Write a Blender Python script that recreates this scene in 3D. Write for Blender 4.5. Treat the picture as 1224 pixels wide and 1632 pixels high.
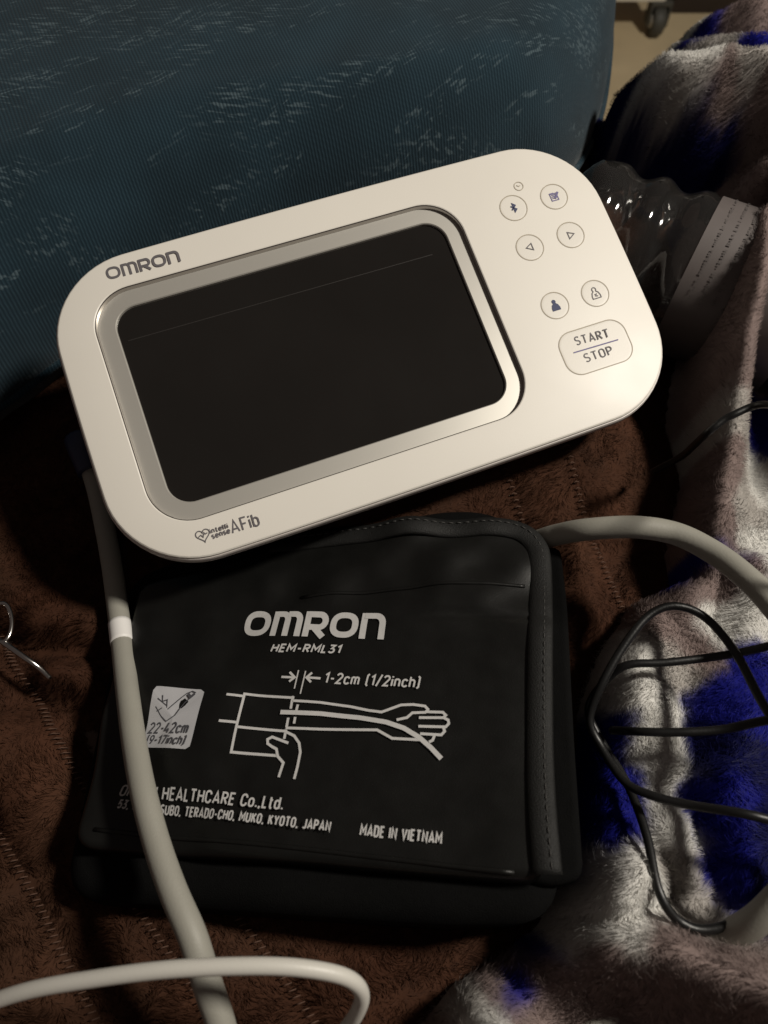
import bpy, bmesh, math, random
import numpy as np
from mathutils import Matrix, Vector

random.seed(4)
rng = np.random.default_rng(7)
for o in list(bpy.data.objects):
    bpy.data.objects.remove(o)
scn = bpy.context.scene
COL = scn.collection

# ------------------------------------------------------------------ camera
CAM_H = 0.235                      # metres above the bed
PITCH = math.radians(30)           # off the vertical, towards +Y
FPX = 1170.0                       # focal length in photo pixels (1224 x 1632)
cam = bpy.data.cameras.new('camera')
cam.sensor_fit = 'VERTICAL'
cam.sensor_height = 36.0
cam.lens = 36.0 * FPX / 1632.0
cam.clip_start = 0.01
cam.clip_end = 60
cam.dof.use_dof = True
cam.dof.focus_distance = 0.235
cam.dof.aperture_fstop = 15
co = bpy.data.objects.new('camera', cam)
co.location = (0, 0, CAM_H)
co.rotation_euler = (PITCH, 0, 0)
COL.objects.link(co)
scn.camera = co

# ------------------------------------------------------------------ light
w = bpy.data.worlds.new('World')
scn.world = w
w.use_nodes = True
bg = w.node_tree.nodes['Background']
bg.inputs[0].default_value = (1.0, 0.80, 0.72, 1)
bg.inputs[1].default_value = 0.056

LAMP_AZ = (0.998, 0.06)
LAMP_EL = math.radians(51)
LAMP_D = 1.10
ld = bpy.data.lights.new('room_lamp', 'POINT')
ld.energy = 47
ld.color = (1.0, 0.935, 0.83)
ld.shadow_soft_size = 0.062
lo = bpy.data.objects.new('room_lamp', ld)
lo.location = (0.0 + LAMP_D * math.cos(LAMP_EL) * LAMP_AZ[0],
               0.16 + LAMP_D * math.cos(LAMP_EL) * LAMP_AZ[1],
               0.05 + LAMP_D * math.sin(LAMP_EL))
COL.objects.link(lo)

vs = scn.view_settings
vs.view_transform = 'Standard'
vs.look = 'None'
vs.exposure = 0.0
vs.gamma = 1.0
vs.use_curve_mapping = False

# ------------------------------------------------------------------ geometry helpers
CAM = np.array([0, 0, CAM_H])
A_UP = np.array([0, math.cos(PITCH), math.sin(PITCH)])
A_FW = np.array([0, math.sin(PITCH), -math.cos(PITCH)])
A_RT = np.array([1.0, 0, 0])

def ray(px, py):
    return A_RT * ((px - 612) / FPX) + A_UP * (-(py - 816) / FPX) + A_FW

def P(px, py, z):
    """world point at height z that stands at this place of the photograph"""
    r = ray(px, py)
    return CAM + r * ((z - CAM_H) / r[2])

def to_px(p):
    d = np.asarray(p) - CAM
    f = d @ A_FW
    return 612 + FPX * (d @ A_RT) / f, 816 - FPX * (d @ A_UP) / f

class Frame:
    """a plane with its own axes; uv() reads a place of the photograph in metres on it"""
    def __init__(s, o, u, v):
        s.o = np.array(o, float)
        s.u = np.array(u, float) / np.linalg.norm(u)
        v = np.array(v, float)
        v = v - s.u * (v @ s.u)
        s.v = v / np.linalg.norm(v)
        s.n = np.cross(s.u, s.v)
    def uv(s, px, py, n=0.0):
        r = ray(px, py)
        o = s.o + s.n * n
        p = CAM + r * (((o - CAM) @ s.n) / (r @ s.n)) - s.o
        return np.array([p @ s.u, p @ s.v])
    def w(s, u, v, n=0.0):
        return s.o + s.u * u + s.v * v + s.n * n
    def local(s, p):
        d = np.asarray(p) - s.o
        return np.array([d @ s.u, d @ s.v, d @ s.n])
    def matrix(s):
        m = Matrix.Identity(4)
        for i in range(3):
            m[i][0], m[i][1], m[i][2], m[i][3] = s.u[i], s.v[i], s.n[i], s.o[i]
        return m

def tag(o, label=None, cat=None, group=None, kind=None):
    if label: o['label'] = label
    if cat: o['category'] = cat
    if group: o['group'] = group
    if kind: o['kind'] = kind
    return o

def thing(name, label, cat, matrix=None, loc=None, group=None):
    o = bpy.data.objects.new(name, None)
    o.empty_display_size = 0.02
    COL.objects.link(o)
    if matrix is not None: o.matrix_world = matrix
    if loc is not None: o.location = Vector(loc)
    return tag(o, label, cat, group)

def obj(name, verts, faces, mat, parent=None, smooth=True, angle=None):
    me = bpy.data.meshes.new(name)
    me.from_pydata([tuple(map(float, v)) for v in verts], [], [tuple(f) for f in faces])
    me.materials.append(mat)
    if smooth:
        me.polygons.foreach_set('use_smooth', [True] * len(me.polygons))
        if angle is not None:
            me.set_sharp_from_angle(angle=math.radians(angle))
    me.update()
    o = bpy.data.objects.new(name, me)
    COL.objects.link(o)
    if parent is not None: o.parent = parent
    return o

def from_bm(name, bm, mat, parent=None, smooth=False, angle=40):
    me = bpy.data.meshes.new(name)
    bm.normal_update()
    bm.to_mesh(me); bm.free()
    me.materials.append(mat)
    if smooth:
        me.polygons.foreach_set('use_smooth', [True] * len(me.polygons))
        me.set_sharp_from_angle(angle=math.radians(angle))
    o = bpy.data.objects.new(name, me)
    COL.objects.link(o)
    if parent is not None: o.parent = parent
    return o

def merge(parts):
    V, F = [], []
    for v, f in parts:
        b = len(V)
        V += [tuple(x) for x in v]
        F += [tuple(i + b for i in q) for q in f]
    return V, F

def rrect(w_, h_, r, n=12, bow=0.0):
    """rounded rectangle outline, counter-clockwise; bow swells the sides"""
    pts = []
    for cx, cy, a0 in ((w_/2-r, h_/2-r, 0), (-w_/2+r, h_/2-r, 90), (-w_/2+r, -h_/2+r, 180), (w_/2-r, -h_/2+r, 270)):
        for k in range(n + 1):
            a = math.radians(a0 + 90 * k / n)
            pts.append((cx + r * math.cos(a), cy + r * math.sin(a)))
    # subdivide the straight runs
    out = []
    m = len(pts)
    for i in range(m):
        p, q = pts[i], pts[(i + 1) % m]
        out.append(p)
        d = math.hypot(q[0]-p[0], q[1]-p[1])
        k = int(d / 0.006)
        for j in range(1, k):
            t = j / k
            out.append((p[0] + (q[0]-p[0]) * t, p[1] + (q[1]-p[1]) * t))
    if bow:
        out = [(x + bow * (x / (w_/2)) * (1 - (2*y/h_)**2), y + bow * (y / (h_/2)) * (1 - (2*x/w_)**2)) for x, y in out]
    return np.array(out)

def inset(pts, d):
    p = np.asarray(pts)
    t = np.roll(p, -1, 0) - np.roll(p, 1, 0)
    t /= np.linalg.norm(t, axis=1)[:, None] + 1e-12
    n = np.stack([-t[:, 1], t[:, 0]], 1)
    return p + n * d

def loft(rings, cap0=True, cap1=True):
    """rings: list of (n,3) arrays, closed loops"""
    n = len(rings[0]); V = []; F = []
    for r in rings: V += [tuple(x) for x in r]
    for i in range(len(rings) - 1):
        for j in range(n):
            k = (j + 1) % n
            F.append((i*n+j, i*n+k, (i+1)*n+k, (i+1)*n+j))
    if cap0: F.append(tuple(range(n))[::-1])
    if cap1: F.append(tuple(range((len(rings)-1)*n, len(rings)*n)))
    return V, F

def ring3(p2, z):
    p2 = np.asarray(p2)
    return np.column_stack([p2, np.full(len(p2), z)])

def catmull(pts, n=12):
    p = [np.asarray(x, float) for x in pts]
    p = [2*p[0]-p[1]] + p + [2*p[-1]-p[-2]]
    out = []
    for i in range(1, len(p) - 2):
        a, b, c, d = p[i-1], p[i], p[i+1], p[i+2]
        for k in range(n):
            t = k / n
            out.append(0.5*((2*b)+(c-a)*t+(2*a-5*b+4*c-d)*t*t+(3*b-a-3*c+d)*t**3))
    out.append(p[-2])
    return np.array(out)

def sweep(path, rad, sides=14, cap=True, flat=1.0, up=(0, 0, 1)):
    path = np.asarray(path, float)
    n = len(path)
    rad = np.full(n, rad) if np.isscalar(rad) else np.asarray(rad)
    t = np.gradient(path, axis=0)
    t /= np.linalg.norm(t, axis=1)[:, None] + 1e-12
    V = []; F = []
    up = np.array(up, float)
    for i in range(n):
        s = np.cross(t[i], up)
        if np.linalg.norm(s) < 1e-4: s = np.array([1.0, 0, 0])
        s /= np.linalg.norm(s)
        b = np.cross(s, t[i])
        for k in range(sides):
            a = 2*math.pi*k/sides
            V.append(path[i] + rad[i]*(s*math.cos(a) + b*math.sin(a)*flat))
    for i in range(n - 1):
        for k in range(sides):
            j = (k + 1) % sides
            F.append((i*sides+k, i*sides+j, (i+1)*sides+j, (i+1)*sides+k))
    if cap:
        F.append(tuple(range(sides))[::-1])
        F.append(tuple(range((n-1)*sides, n*sides)))
    return V, F

def box(cx, cy, cz, sx, sy, sz):
    V = [(cx+sx/2*i, cy+sy/2*j, cz+sz/2*k) for i in (-1, 1) for j in (-1, 1) for k in (-1, 1)]
    F = [(0,1,3,2), (4,6,7,5), (0,4,5,1), (2,3,7,6), (0,2,6,4), (1,5,7,3)]
    return V, F

def bevel_box(name, dims, mat, parent, loc, bev=0.003, seg=2, rot=None):
    bm = bmesh.new()
    bmesh.ops.create_cube(bm, size=1)
    for v in bm.verts:
        v.co = Vector((v.co.x*dims[0], v.co.y*dims[1], v.co.z*dims[2]))
    bmesh.ops.bevel(bm, geom=bm.edges[:], offset=bev, segments=seg, affect='EDGES', profile=.5)
    if rot is not None: bmesh.ops.transform(bm, matrix=rot, verts=bm.verts)
    bmesh.ops.translate(bm, vec=Vector(loc), verts=bm.verts)
    return from_bm(name, bm, mat, parent, True, 35)

# strokes: flat printed lines --------------------------------------------------
def ribbon(pts, wd, closed=False):
    p = np.asarray(pts, float)
    keep = [0] + [i for i in range(1, len(p)) if np.linalg.norm(p[i]-p[i-1]) > 1e-6]
    if closed and np.linalg.norm(p[keep[-1]]-p[0]) < 1e-6: keep = keep[:-1]
    p = p[keep]
    n = len(p)
    L, R = [], []
    for i in range(n):
        if closed:
            a, b = p[i] - p[i-1], p[(i+1) % n] - p[i]
        else:
            a = p[i] - p[i-1] if i > 0 else p[1] - p[0]
            b = p[i+1] - p[i] if i < n-1 else p[-1] - p[-2]
        a = a / (np.linalg.norm(a)+1e-12); b = b / (np.linalg.norm(b)+1e-12)
        t = a + b
        if np.linalg.norm(t) < 1e-6: t = a
        t /= np.linalg.norm(t)
        nn = np.array([-t[1], t[0]])
        k = max(0.45, abs(nn @ np.array([-a[1], a[0]])))
        L.append(p[i] + nn*wd/2/k); R.append(p[i] - nn*wd/2/k)
    V = L + R
    F = []
    m = n if closed else n-1
    for i in range(m):
        j = (i+1) % n
        F.append((n+i, n+j, j, i))
    return V, F

def dens(pts, step):
    p = [np.asarray(x, float) for x in pts]
    out = [p[0]]
    for a, b in zip(p[:-1], p[1:]):
        k = max(1, int(np.linalg.norm(b-a)/step))
        for j in range(1, k+1): out.append(a + (b-a)*j/k)
    return np.array(out)

def strokes(name, lines, wd, mat, parent, zf, lift=0.00012, step=0.003):
    """lines: list of (pts, closed[, width])"""
    parts = []
    for i, ln in enumerate(lines):
        pts, cl = ln[0], ln[1]
        ww = ln[2] if len(ln) > 2 else wd
        pts = np.asarray(pts, float)
        if not cl: pts = dens(pts, step)
        v, f = ribbon(pts, ww, cl)
        parts.append(([(q[0], q[1], zf(q[0], q[1]) + lift + i*2.5e-5) for q in v], f))
    V, F = merge(parts)
    return obj(name, V, F, mat, parent, smooth=False)

def poly_print(name, pts, mat, parent, zf, lift=0.00012):
    V = [(q[0], q[1], zf(q[0], q[1]) + lift) for q in pts]
    return obj(name, V, [tuple(range(len(V)))], mat, parent, smooth=False)

def arc(cx, cy, rx, ry, a0, a1, n=14):
    return [(cx + rx*math.cos(math.radians(a0+(a1-a0)*k/n)), cy + ry*math.sin(math.radians(a0+(a1-a0)*k/n))) for k in range(n+1)]

def _o(x0, x1, y0, y1, r=None):
    """rounded upright oval of the narrow sans lettering"""
    r = min((x1-x0)/2, (y1-y0)/2) if r is None else r
    return (arc(x1-r, y1-r, r, r, 0, 90, 5) + arc(x0+r, y1-r, r, r, 90, 180, 5) + arc(x0+r, y0+r, r, r, 180, 270, 5) + arc(x1-r, y0+r, r, r, 270, 360, 5), True)
_X = .70      # x-height
GLYPH = {   # advance width, strokes (height 1 = capital)
 'A': (.62, [([(0, 0), (.31, 1), (.62, 0)], 0), ([(.1, .28), (.52, .28)], 0)]),
 'B': (.52, [([(0, 0), (0, 1), (.28, 1)] + arc(.28, .76, .22, .24, 90, -90, 6) + [(0, .52)], 0), ([(0, .52), (.28, .52)] + arc(.28, .26, .25, .26, 90, -90, 6) + [(0, 0)], 0)]),
 'C': (.52, [(arc(.26, .72, .26, .28, 0, 180, 8) + arc(.26, .28, .26, .28, 180, 360, 8), 0)]),
 'D': (.54, [([(0, 0), (0, 1), (.26, 1)] + arc(.26, .72, .28, .28, 90, 0, 5) + arc(.26, .28, .28, .28, 0, -90, 5) + [(0, 0)], 0)]),
 'E': (.44, [([(.44, 1), (0, 1), (0, 0), (.44, 0)], 0), ([(0, .52), (.38, .52)], 0)]),
 'F': (.44, [([(.44, 1), (0, 1), (0, 0)], 0), ([(0, .5), (.38, .5)], 0)]),
 'H': (.54, [([(0, 0), (0, 1)], 0), ([(.54, 0), (.54, 1)], 0), ([(0, .52), (.54, .52)], 0)]),
 'I': (.0, [([(0, 0), (0, 1)], 0)]),
 'J': (.40, [([(.4, 1), (.4, .2)] + arc(.2, .2, .2, .2, 0, -150, 7), 0)]),
 'K': (.54, [([(0, 0), (0, 1)], 0), ([(.5, 1), (0, .4)], 0), ([(.18, .6), (.54, 0)], 0)]),
 'L': (.36, [([(0, 1), (0, 0), (.36, 0)], 0)]),
 'M': (.70, [([(0, 0), (0, 1), (.35, .35), (.70, 1), (.70, 0)], 0)]),
 'N': (.56, [([(0, 0), (0, 1), (.56, 0), (.56, 1)], 0)]),
 'O': (.54, [_o(0, .54, 0, 1)]),
 'P': (.50, [([(0, 0), (0, 1), (.24, 1)] + arc(.24, .74, .26, .26, 90, -90, 8) + [(0, .48)], 0)]),
 'R': (.52, [([(0, 0), (0, 1), (.25, 1)] + arc(.25, .75, .25, .25, 90, -90, 8) + [(0, .5)], 0), ([(.22, .5), (.52, 0)], 0)]),
 'S': (.50, [(arc(.25, .75, .25, .25, 35, 270, 9)[:-1] + arc(.25, .25, .25, .25, 90, -145, 9), 0)]),
 'T': (.54, [([(0, 1), (.54, 1)], 0), ([(.27, 1), (.27, 0)], 0)]),
 'U': (.54, [([(0, 1), (0, .27)] + arc(.27, .27, .27, .27, 180, 360, 10) + [(.54, 1)], 0)]),
 'V': (.58, [([(0, 1), (.29, 0), (.58, 1)], 0)]),
 'Y': (.56, [([(0, 1), (.28, .45), (.56, 1)], 0), ([(.28, .45), (.28, 0)], 0)]),
 '1': (.26, [([(0, .78), (.24, 1), (.24, 0)], 0)]),
 '2': (.48, [(arc(.24, .75, .24, .25, 170, -20, 9) + [(0, 0), (.48, 0)], 0)]),
 '3': (.48, [([(0, 1), (.46, 1), (.2, .58), (.26, .58)] + arc(.23, .29, .25, .29, 80, -155, 9), 0)]),
 '4': (.52, [([(.38, 0), (.38, .45)], 0), ([(.26, 1), (0, .25), (.52, .25)], 0)]),
 '5': (.48, [([(.44, 1), (.05, 1), (.03, .55)] + arc(.23, .31, .25, .31, 110, -150, 9), 0)]),
 '7': (.48, [([(0, 1), (.48, 1), (.16, 0)], 0)]),
 '9': (.48, [_o(0, .48, .42, 1), ([(.46, .58), (.2, 0)], 0)]),
 '-': (.30, [([(0, .44), (.30, .44)], 0)]),
 '/': (.38, [([(0, -.1), (.38, 1.1)], 0)]),
 '(': (.14, [([(.14, 1.1), (0, .95), (0, .02), (.14, -.12)], 0)]),
 ')': (.14, [([(0, 1.1), (.14, .95), (.14, .02), (0, -.12)], 0)]),
 ',': (.06, [([(.04, .08), (-.02, -.14)], 0)]),
 '.': (.04, [([(.02, -.02), (.02, .12)], 0)]),
 ' ': (.20, []),
 'b': (.44, [([(0, 1), (0, 0)], 0), _o(0, .44, 0, _X)]),
 'c': (.40, [(arc(.22, _X-.22, .22, .22, 20, 180, 6) + arc(.22, .22, .22, .22, 180, 340, 6), 0)]),
 'd': (.44, [([(.44, 1), (.44, 0)], 0), _o(0, .44, 0, _X)]),
 'e': (.44, [([(.0, .37), (.44, .37), (.44, .46)] + arc(.22, _X-.22, .22, .22, 0, 180, 8) + arc(.22, .22, .22, .22, 180, 325, 6), 0)]),
 'h': (.42, [([(0, 1), (0, 0)], 0), ([(0, _X-.1), (.1, _X)] + arc(.21, _X-.21, .21, .21, 90, 0, 5) + [(.42, 0)], 0)]),
 'i': (.0, [([(0, 0), (0, _X)], 0), ([(0, .86), (0, 1.0)], 0)]),
 'l': (.08, [([(0, 1), (0, .08), (.08, 0)], 0)]),
 'm': (.68, [([(0, 0), (0, _X)], 0), ([(0, _X-.08), (.08, _X)] + arc(.17, _X-.17, .17, .17, 90, 0, 5) + [(.34, 0)], 0), ([(.34, _X-.14), (.42, _X)] + arc(.51, _X-.17, .17, .17, 90, 0, 5) + [(.68, 0)], 0)]),
 'n': (.42, [([(0, 0), (0, _X)], 0), ([(0, _X-.1), (.1, _X)] + arc(.21, _X-.21, .21, .21, 90, 0, 5) + [(.42, 0)], 0)]),
 'o': (.44, [_o(0, .44, 0, _X)]),
 's': (.38, [(arc(.19, _X-.18, .19, .18, 35, 260, 7) + arc(.19, .18, .19, .18, 80, -145, 7), 0)]),
 't': (.28, [([(.1, .95), (.1, .12), (.16, 0), (.28, 0)], 0), ([(0, _X), (.28, _X)], 0)]),
}
def text_print(name, s, a, b, cap, mat, parent, zf, shear=0.0, lift=0.00012, bold=0.15, spacing=.22):
    """narrow sans writing whose baseline runs from a to b (plane metres), capitals `cap` high"""
    a = np.asarray(a, float); b = np.asarray(b, float)
    d = b-a; L = np.linalg.norm(d); d = d/L; e = np.array([-d[1], d[0]])
    x = 0.0; lines = []
    for ch in s:
        wd_, sts = GLYPH[ch]
        for pts, cl in sts:
            lines.append(([(x+p[0], p[1]) for p in pts], bool(cl)))
        x += wd_ + spacing + bold*.5
    tot = x - spacing - bold*.5
    k = L/tot
    h = bold/2
    out = []
    for pts, cl in lines:
        out.append(([a + d*(p[0]*k + shear*p[1]*cap) + e*(h+p[1]*(1-2*h))*cap for p in pts], cl))
    return strokes(name, out, bold*cap, mat, parent, zf, lift, step=.004)

def logo_lines(a, b, cap, wdk=0.2):
    """the wide rounded brand lettering O m R O n fitted between a and b"""
    a = np.asarray(a); b = np.asarray(b)
    d = b-a; L = np.linalg.norm(d); d /= L; e = np.array([-d[1], d[0]])
    s = wdk/2
    H0, H1 = s, 1-s
    lines = []
    def O(x, wd_):
        n = 28; pts = []
        for k in range(n):
            t = 2*math.pi*k/n
            c, q = math.cos(t), math.sin(t)
            pts.append((x+wd_/2+(wd_/2-s)*math.copysign(abs(c)**.8, c), .5+(.5-s)*math.copysign(abs(q)**.8, q)))
        lines.append((pts, True))
    def M(x, wd_):
        m = x+wd_/2
        r = .24
        lines.append(([(x+s, 0), (x+s, .99)], False))
        lines.append(([(x+s, H1), (m-r, H1)] + arc(m-r, H1-r, r, r, 90, 0, 6) + [(m, 0)], False))
        lines.append(([(m-.02, H1), (x+wd_-s-r, H1)] + arc(x+wd_-s-r, H1-r, r, r, 90, 0, 6) + [(x+wd_-s, 0)], False))
    def R(x, wd_):
        r = .25
        lines.append(([(x+s, 0), (x+s, .99)], False))
        lines.append(([(x+s, H1), (x+wd_-r-s, H1)] + arc(x+wd_-r-s, H1-r, r, r, 90, -90, 10) + [(x+s, H1-2*r)], False))
        lines.append(([(x+.42*wd_, H1-2*r), (x+wd_-s, 0)], False))
    def N(x, wd_):
        r = .3
        lines.append(([(x+s, 0), (x+s, .99)], False))
        lines.append(([(x+s, H1), (x+wd_-s-r, H1)] + arc(x+wd_-s-r, H1-r, r, r, 90, 0, 8) + [(x+wd_-s, 0)], False))
    x = 0
    for fn, wd_ in ((O, 1.15), (M, 1.28), (R, .98), (O, 1.15), (N, 1.0)):
        fn(x, wd_); x += wd_ + .11
    tot = x - .11
    k = L/tot
    out = []
    for pts, cl in lines:
        out.append(([a + d*p[0]*k + e*p[1]*cap for p in pts], cl))
    return out, wdk*(k+cap)/2

# ------------------------------------------------------------------ value noise for shapes and patches
_nt = rng.random((256, 256))
def vnoise(x, y, s=1.0):
    x = np.asarray(x)*s; y = np.asarray(y)*s
    xi = np.floor(x).astype(int); yi = np.floor(y).astype(int)
    fx = x-xi; fy = y-yi
    fx = fx*fx*(3-2*fx); fy = fy*fy*(3-2*fy)
    g = lambda a, b: _nt[a % 256, b % 256]
    return (g(xi, yi)*(1-fx)+g(xi+1, yi)*fx)*(1-fy)+(g(xi, yi+1)*(1-fx)+g(xi+1, yi+1)*fx)*fy - .5
def fbm(x, y, s, o=3):
    return sum(vnoise(x+13.7*k, y-7.1*k, s*2**k)/2**k for k in range(o))
# fur ------------------------------------------------------------------------
def fur(name, parent, root, nrm, col, length, width, mat, lean=0.5, clump=0.0, drift=(0, 0, 0), flow=0.0):
    """short pile as real blades: one joined part"""
    n = len(root)
    root = np.asarray(root); nrm = np.asarray(nrm)
    rd = rng.normal(size=(n, 3))
    rd -= nrm*np.sum(rd*nrm, 1)[:, None]
    # the nap is brushed: neighbouring strands lean alike
    ang = 9.0*fbm(root[:, 0]+1.3, root[:, 1]+.7, 45, 2) + flow
    cd = np.stack([np.cos(ang), np.sin(ang), np.zeros(n)], 1)
    cd -= nrm*np.sum(cd*nrm, 1)[:, None]
    amp = (.6+.8*(fbm(root[:, 0], root[:, 1], 160, 2)+.5))[:, None]
    # tufts: strands of one small cell draw together at the tip
    cell = np.floor(root[:, :2]/0.0022).astype(np.int64)
    key = (cell[:, 0]*73856093 ^ cell[:, 1]*19349663) % 8192
    tab = rng.normal(size=(8192, 3))
    td = tab[key]; td -= nrm*np.sum(td*nrm, 1)[:, None]
    d = nrm*.75 + lean*(cd*amp + .35*rd + clump*td*.5) + np.asarray(drift)
    d /= np.linalg.norm(d, axis=1)[:, None]
    L = length*(0.6 + 0.6*rng.random(n))[:, None]
    side = np.cross(d, rng.normal(size=(n, 3)))
    side /= np.linalg.norm(side, axis=1)[:, None]
    fnv = np.cross(side, d)
    side = np.where((fnv @ np.array([0, -.5, .87]))[:, None] < 0, -side, side)
    wv = side*width/2*(0.7+0.6*rng.random(n))[:, None]
    bend = (rd*.5+cd)*0.22*L
    mid = root + d*L*0.55 + bend*0.2
    tip = root + d*L + bend*0.7 - nrm*L*0.18
    V = np.stack([root-wv, root+wv, mid-wv*.8, mid+wv*.8, tip], 1).reshape(-1, 3)
    base = np.arange(n)*5
    quads = np.stack([base, base+1, base+3, base+2], 1)
    tris = np.stack([base+2, base+3, base+4], 1)
    loops = np.concatenate([quads, tris], 1).ravel()
    me = bpy.data.meshes.new(name)
    me.vertices.add(len(V)); me.vertices.foreach_set('co', V.astype(np.float32).ravel())
    me.loops.add(len(loops)); me.loops.foreach_set('vertex_index', loops.astype(np.int32))
    st = np.stack([np.arange(n)*7, np.arange(n)*7+4], 1).ravel()
    me.polygons.add(2*n)
    me.polygons.foreach_set('loop_start', st.astype(np.int32))
    me.update(calc_edges=True)
    me.polygons.foreach_set('use_smooth', np.ones(2*n, dtype=bool))
    ca = me.color_attributes.new('Col', 'FLOAT_COLOR', 'POINT')
    jitter = (0.88 + 0.24*rng.random(n))[:, None]
    c4 = np.concatenate([np.clip(col*jitter, 0, 1), np.ones((n, 1))], 1)
    ca.data.foreach_set('color', np.repeat(c4, 5, 0).astype(np.float32).ravel())
    # the pile takes light as a soft surface does
    fn = nrm + 0.22*rd + 0.35*d
    fn /= np.linalg.norm(fn, axis=1)[:, None]
    me.normals_split_custom_set_from_vertices(np.repeat(fn, 5, 0).astype(np.float32).tolist())
    me.materials.append(mat)
    me.validate()
    o = bpy.data.objects.new(name, me)
    COL.objects.link(o)
    o.parent = parent
    o['kind'] = 'stuff'
    return o

# ------------------------------------------------------------------ materials
def nodes(name):
    m = bpy.data.materials.new(name)
    m.use_nodes = True
    nt = m.node_tree
    return m, nt, nt.nodes['Principled BSDF']

def mk(name, rgb, rough=0.5, metal=0.0, var=0.0, scale=80, bump=0.0, bscale=400, spec=0.5, coat=0.0, sheen=0.0, detail=4):
    m, nt, b = nodes(name)
    b.inputs['Base Color'].default_value = (*rgb, 1)
    b.inputs['Roughness'].default_value = rough
    b.inputs['Metallic'].default_value = metal
    b.inputs['Specular IOR Level'].default_value = spec
    b.inputs['Coat Weight'].default_value = coat
    b.inputs['Sheen Weight'].default_value = sheen
    tc = nt.nodes.new('ShaderNodeTexCoord')
    if var:
        nz = nt.nodes.new('ShaderNodeTexNoise'); nz.inputs['Scale'].default_value = scale
        nz.inputs['Detail'].default_value = detail
        nt.links.new(tc.outputs['Object'], nz.inputs['Vector'])
        mx = nt.nodes.new('ShaderNodeMix'); mx.data_type = 'RGBA'
        mx.inputs[6].default_value = (*[c*(1-var) for c in rgb], 1)
        mx.inputs[7].default_value = (*[min(1, c*(1+var)) for c in rgb], 1)
        nt.links.new(nz.outputs['Fac'], mx.inputs[0])
        nt.links.new(mx.outputs[2], b.inputs['Base Color'])
        mr = nt.nodes.new('ShaderNodeMapRange')
        mr.inputs[3].default_value = max(0, rough-.08); mr.inputs[4].default_value = min(1, rough+.08)
        nt.links.new(nz.outputs['Fac'], mr.inputs[0])
        nt.links.new(mr.outputs[0], b.inputs['Roughness'])
    if bump:
        n2 = nt.nodes.new('ShaderNodeTexNoise'); n2.inputs['Scale'].default_value = bscale
        n2.inputs['Detail'].default_value = 3
        nt.links.new(tc.outputs['Object'], n2.inputs['Vector'])
        bp = nt.nodes.new('ShaderNodeBump'); bp.inputs['Strength'].default_value = bump
        bp.inputs['Distance'].default_value = 0.0006
        nt.links.new(n2.outputs['Fac'], bp.inputs['Height'])
        nt.links.new(bp.outputs[0], b.inputs['Normal'])
    return m

def attr_mat(name, rough=0.9, sheen=0.0, spec=0.1, trans=0.0):
    m, nt, b = nodes(name)
    a = nt.nodes.new('ShaderNodeAttribute'); a.attribute_name = 'Col'
    nt.links.new(a.outputs['Color'], b.inputs['Base Color'])
    b.inputs['Roughness'].default_value = rough
    b.inputs['Sheen Weight'].default_value = sheen
    b.inputs['Specular IOR Level'].default_value = spec
    if trans:
        tl = nt.nodes.new('ShaderNodeBsdfTranslucent')
        nt.links.new(a.outputs['Color'], tl.inputs['Color'])
        mx = nt.nodes.new('ShaderNodeMixShader'); mx.inputs[0].default_value = trans
        out = nt.nodes['Material Output']
        nt.links.new(b.outputs[0], mx.inputs[1]); nt.links.new(tl.outputs[0], mx.inputs[2])
        nt.links.new(mx.outputs[0], out.inputs[0])
    return m

M_white = mk('white_plastic', (.80, .765, .70), .42, var=.02, scale=30, bump=.05, bscale=2500)
M_rim = mk('white_plastic_rim', (.70, .65, .61), .38, bump=.04, bscale=2500)
M_base = mk('dark_grey_plastic', (.045, .042, .04), .5, bump=.1, bscale=2500)
M_bezel = mk('satin_silver', (.56, .54, .495), .40, .5)
M_chrome = mk('dark_chrome', (.62, .59, .56), .16, 1.0)
M_screen = mk('black_screen_glass', (.014, .0125, .0115), .12, spec=.3, var=.2, scale=25)
M_film = mk('film_edge', (.035, .032, .03), .35)
M_printgrey = mk('grey_print', (.13, .12, .13), .6, var=.12, scale=900)
M_ringtan = mk('button_groove', (.42, .37, .29), .6)
M_navy = mk('navy_print', (.035, .045, .12), .6)
M_violet = mk('violet_print', (.16, .14, .30), .6)
M_cuff = mk('black_nylon', (.0065, .0065, .006), .40, var=.25, scale=140, bump=.10, bscale=2600, spec=.32)
M_cuff2 = mk('black_nylon_binding', (.0065, .0065, .006), .65, var=.2, scale=300, bump=.4, bscale=2600, spec=.35)
M_loop = mk('black_loop_fabric', (.0045, .0045, .0045), .95, var=.3, scale=600, bump=.5, bscale=3200, spec=.08)
M_thread = mk('black_thread', (.05, .048, .045), .7)
M_ink = mk('white_ink', (.56, .55, .54), .6, var=.10, scale=1200)
M_label = mk('grey_label_print', (.50, .50, .52), .55, var=.05, scale=200)
M_darkink = mk('dark_ink', (.07, .07, .08), .6)
M_tube = mk('grey_rubber_tube', (.31, .30, .26), .55, var=.05, scale=120, bump=.1, bscale=1500)
M_band = mk('white_band', (.82, .80, .78), .5)
M_plug = mk('navy_plug_plastic', (.018, .022, .06), .45)
M_cable = mk('white_cable_rubber', (.62, .60, .55), .45, bump=.05, bscale=1500)
M_black = mk('black_cable_rubber', (.007, .007, .007), .42, bump=.1, bscale=1500)
M_steel = mk('steel_wire', (.6, .58, .56), .22, 1.0)
M_floor = mk('tan_vinyl_floor', (.56, .45, .28), .55, var=.18, scale=14, bump=.1, bscale=60, detail=8)
M_metalwhite = mk('cream_painted_steel', (.72, .69, .60), .4, var=.05, scale=20)
M_rubber = mk('grey_caster_rubber', (.05, .048, .04), .6, var=.4, scale=60)
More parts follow.
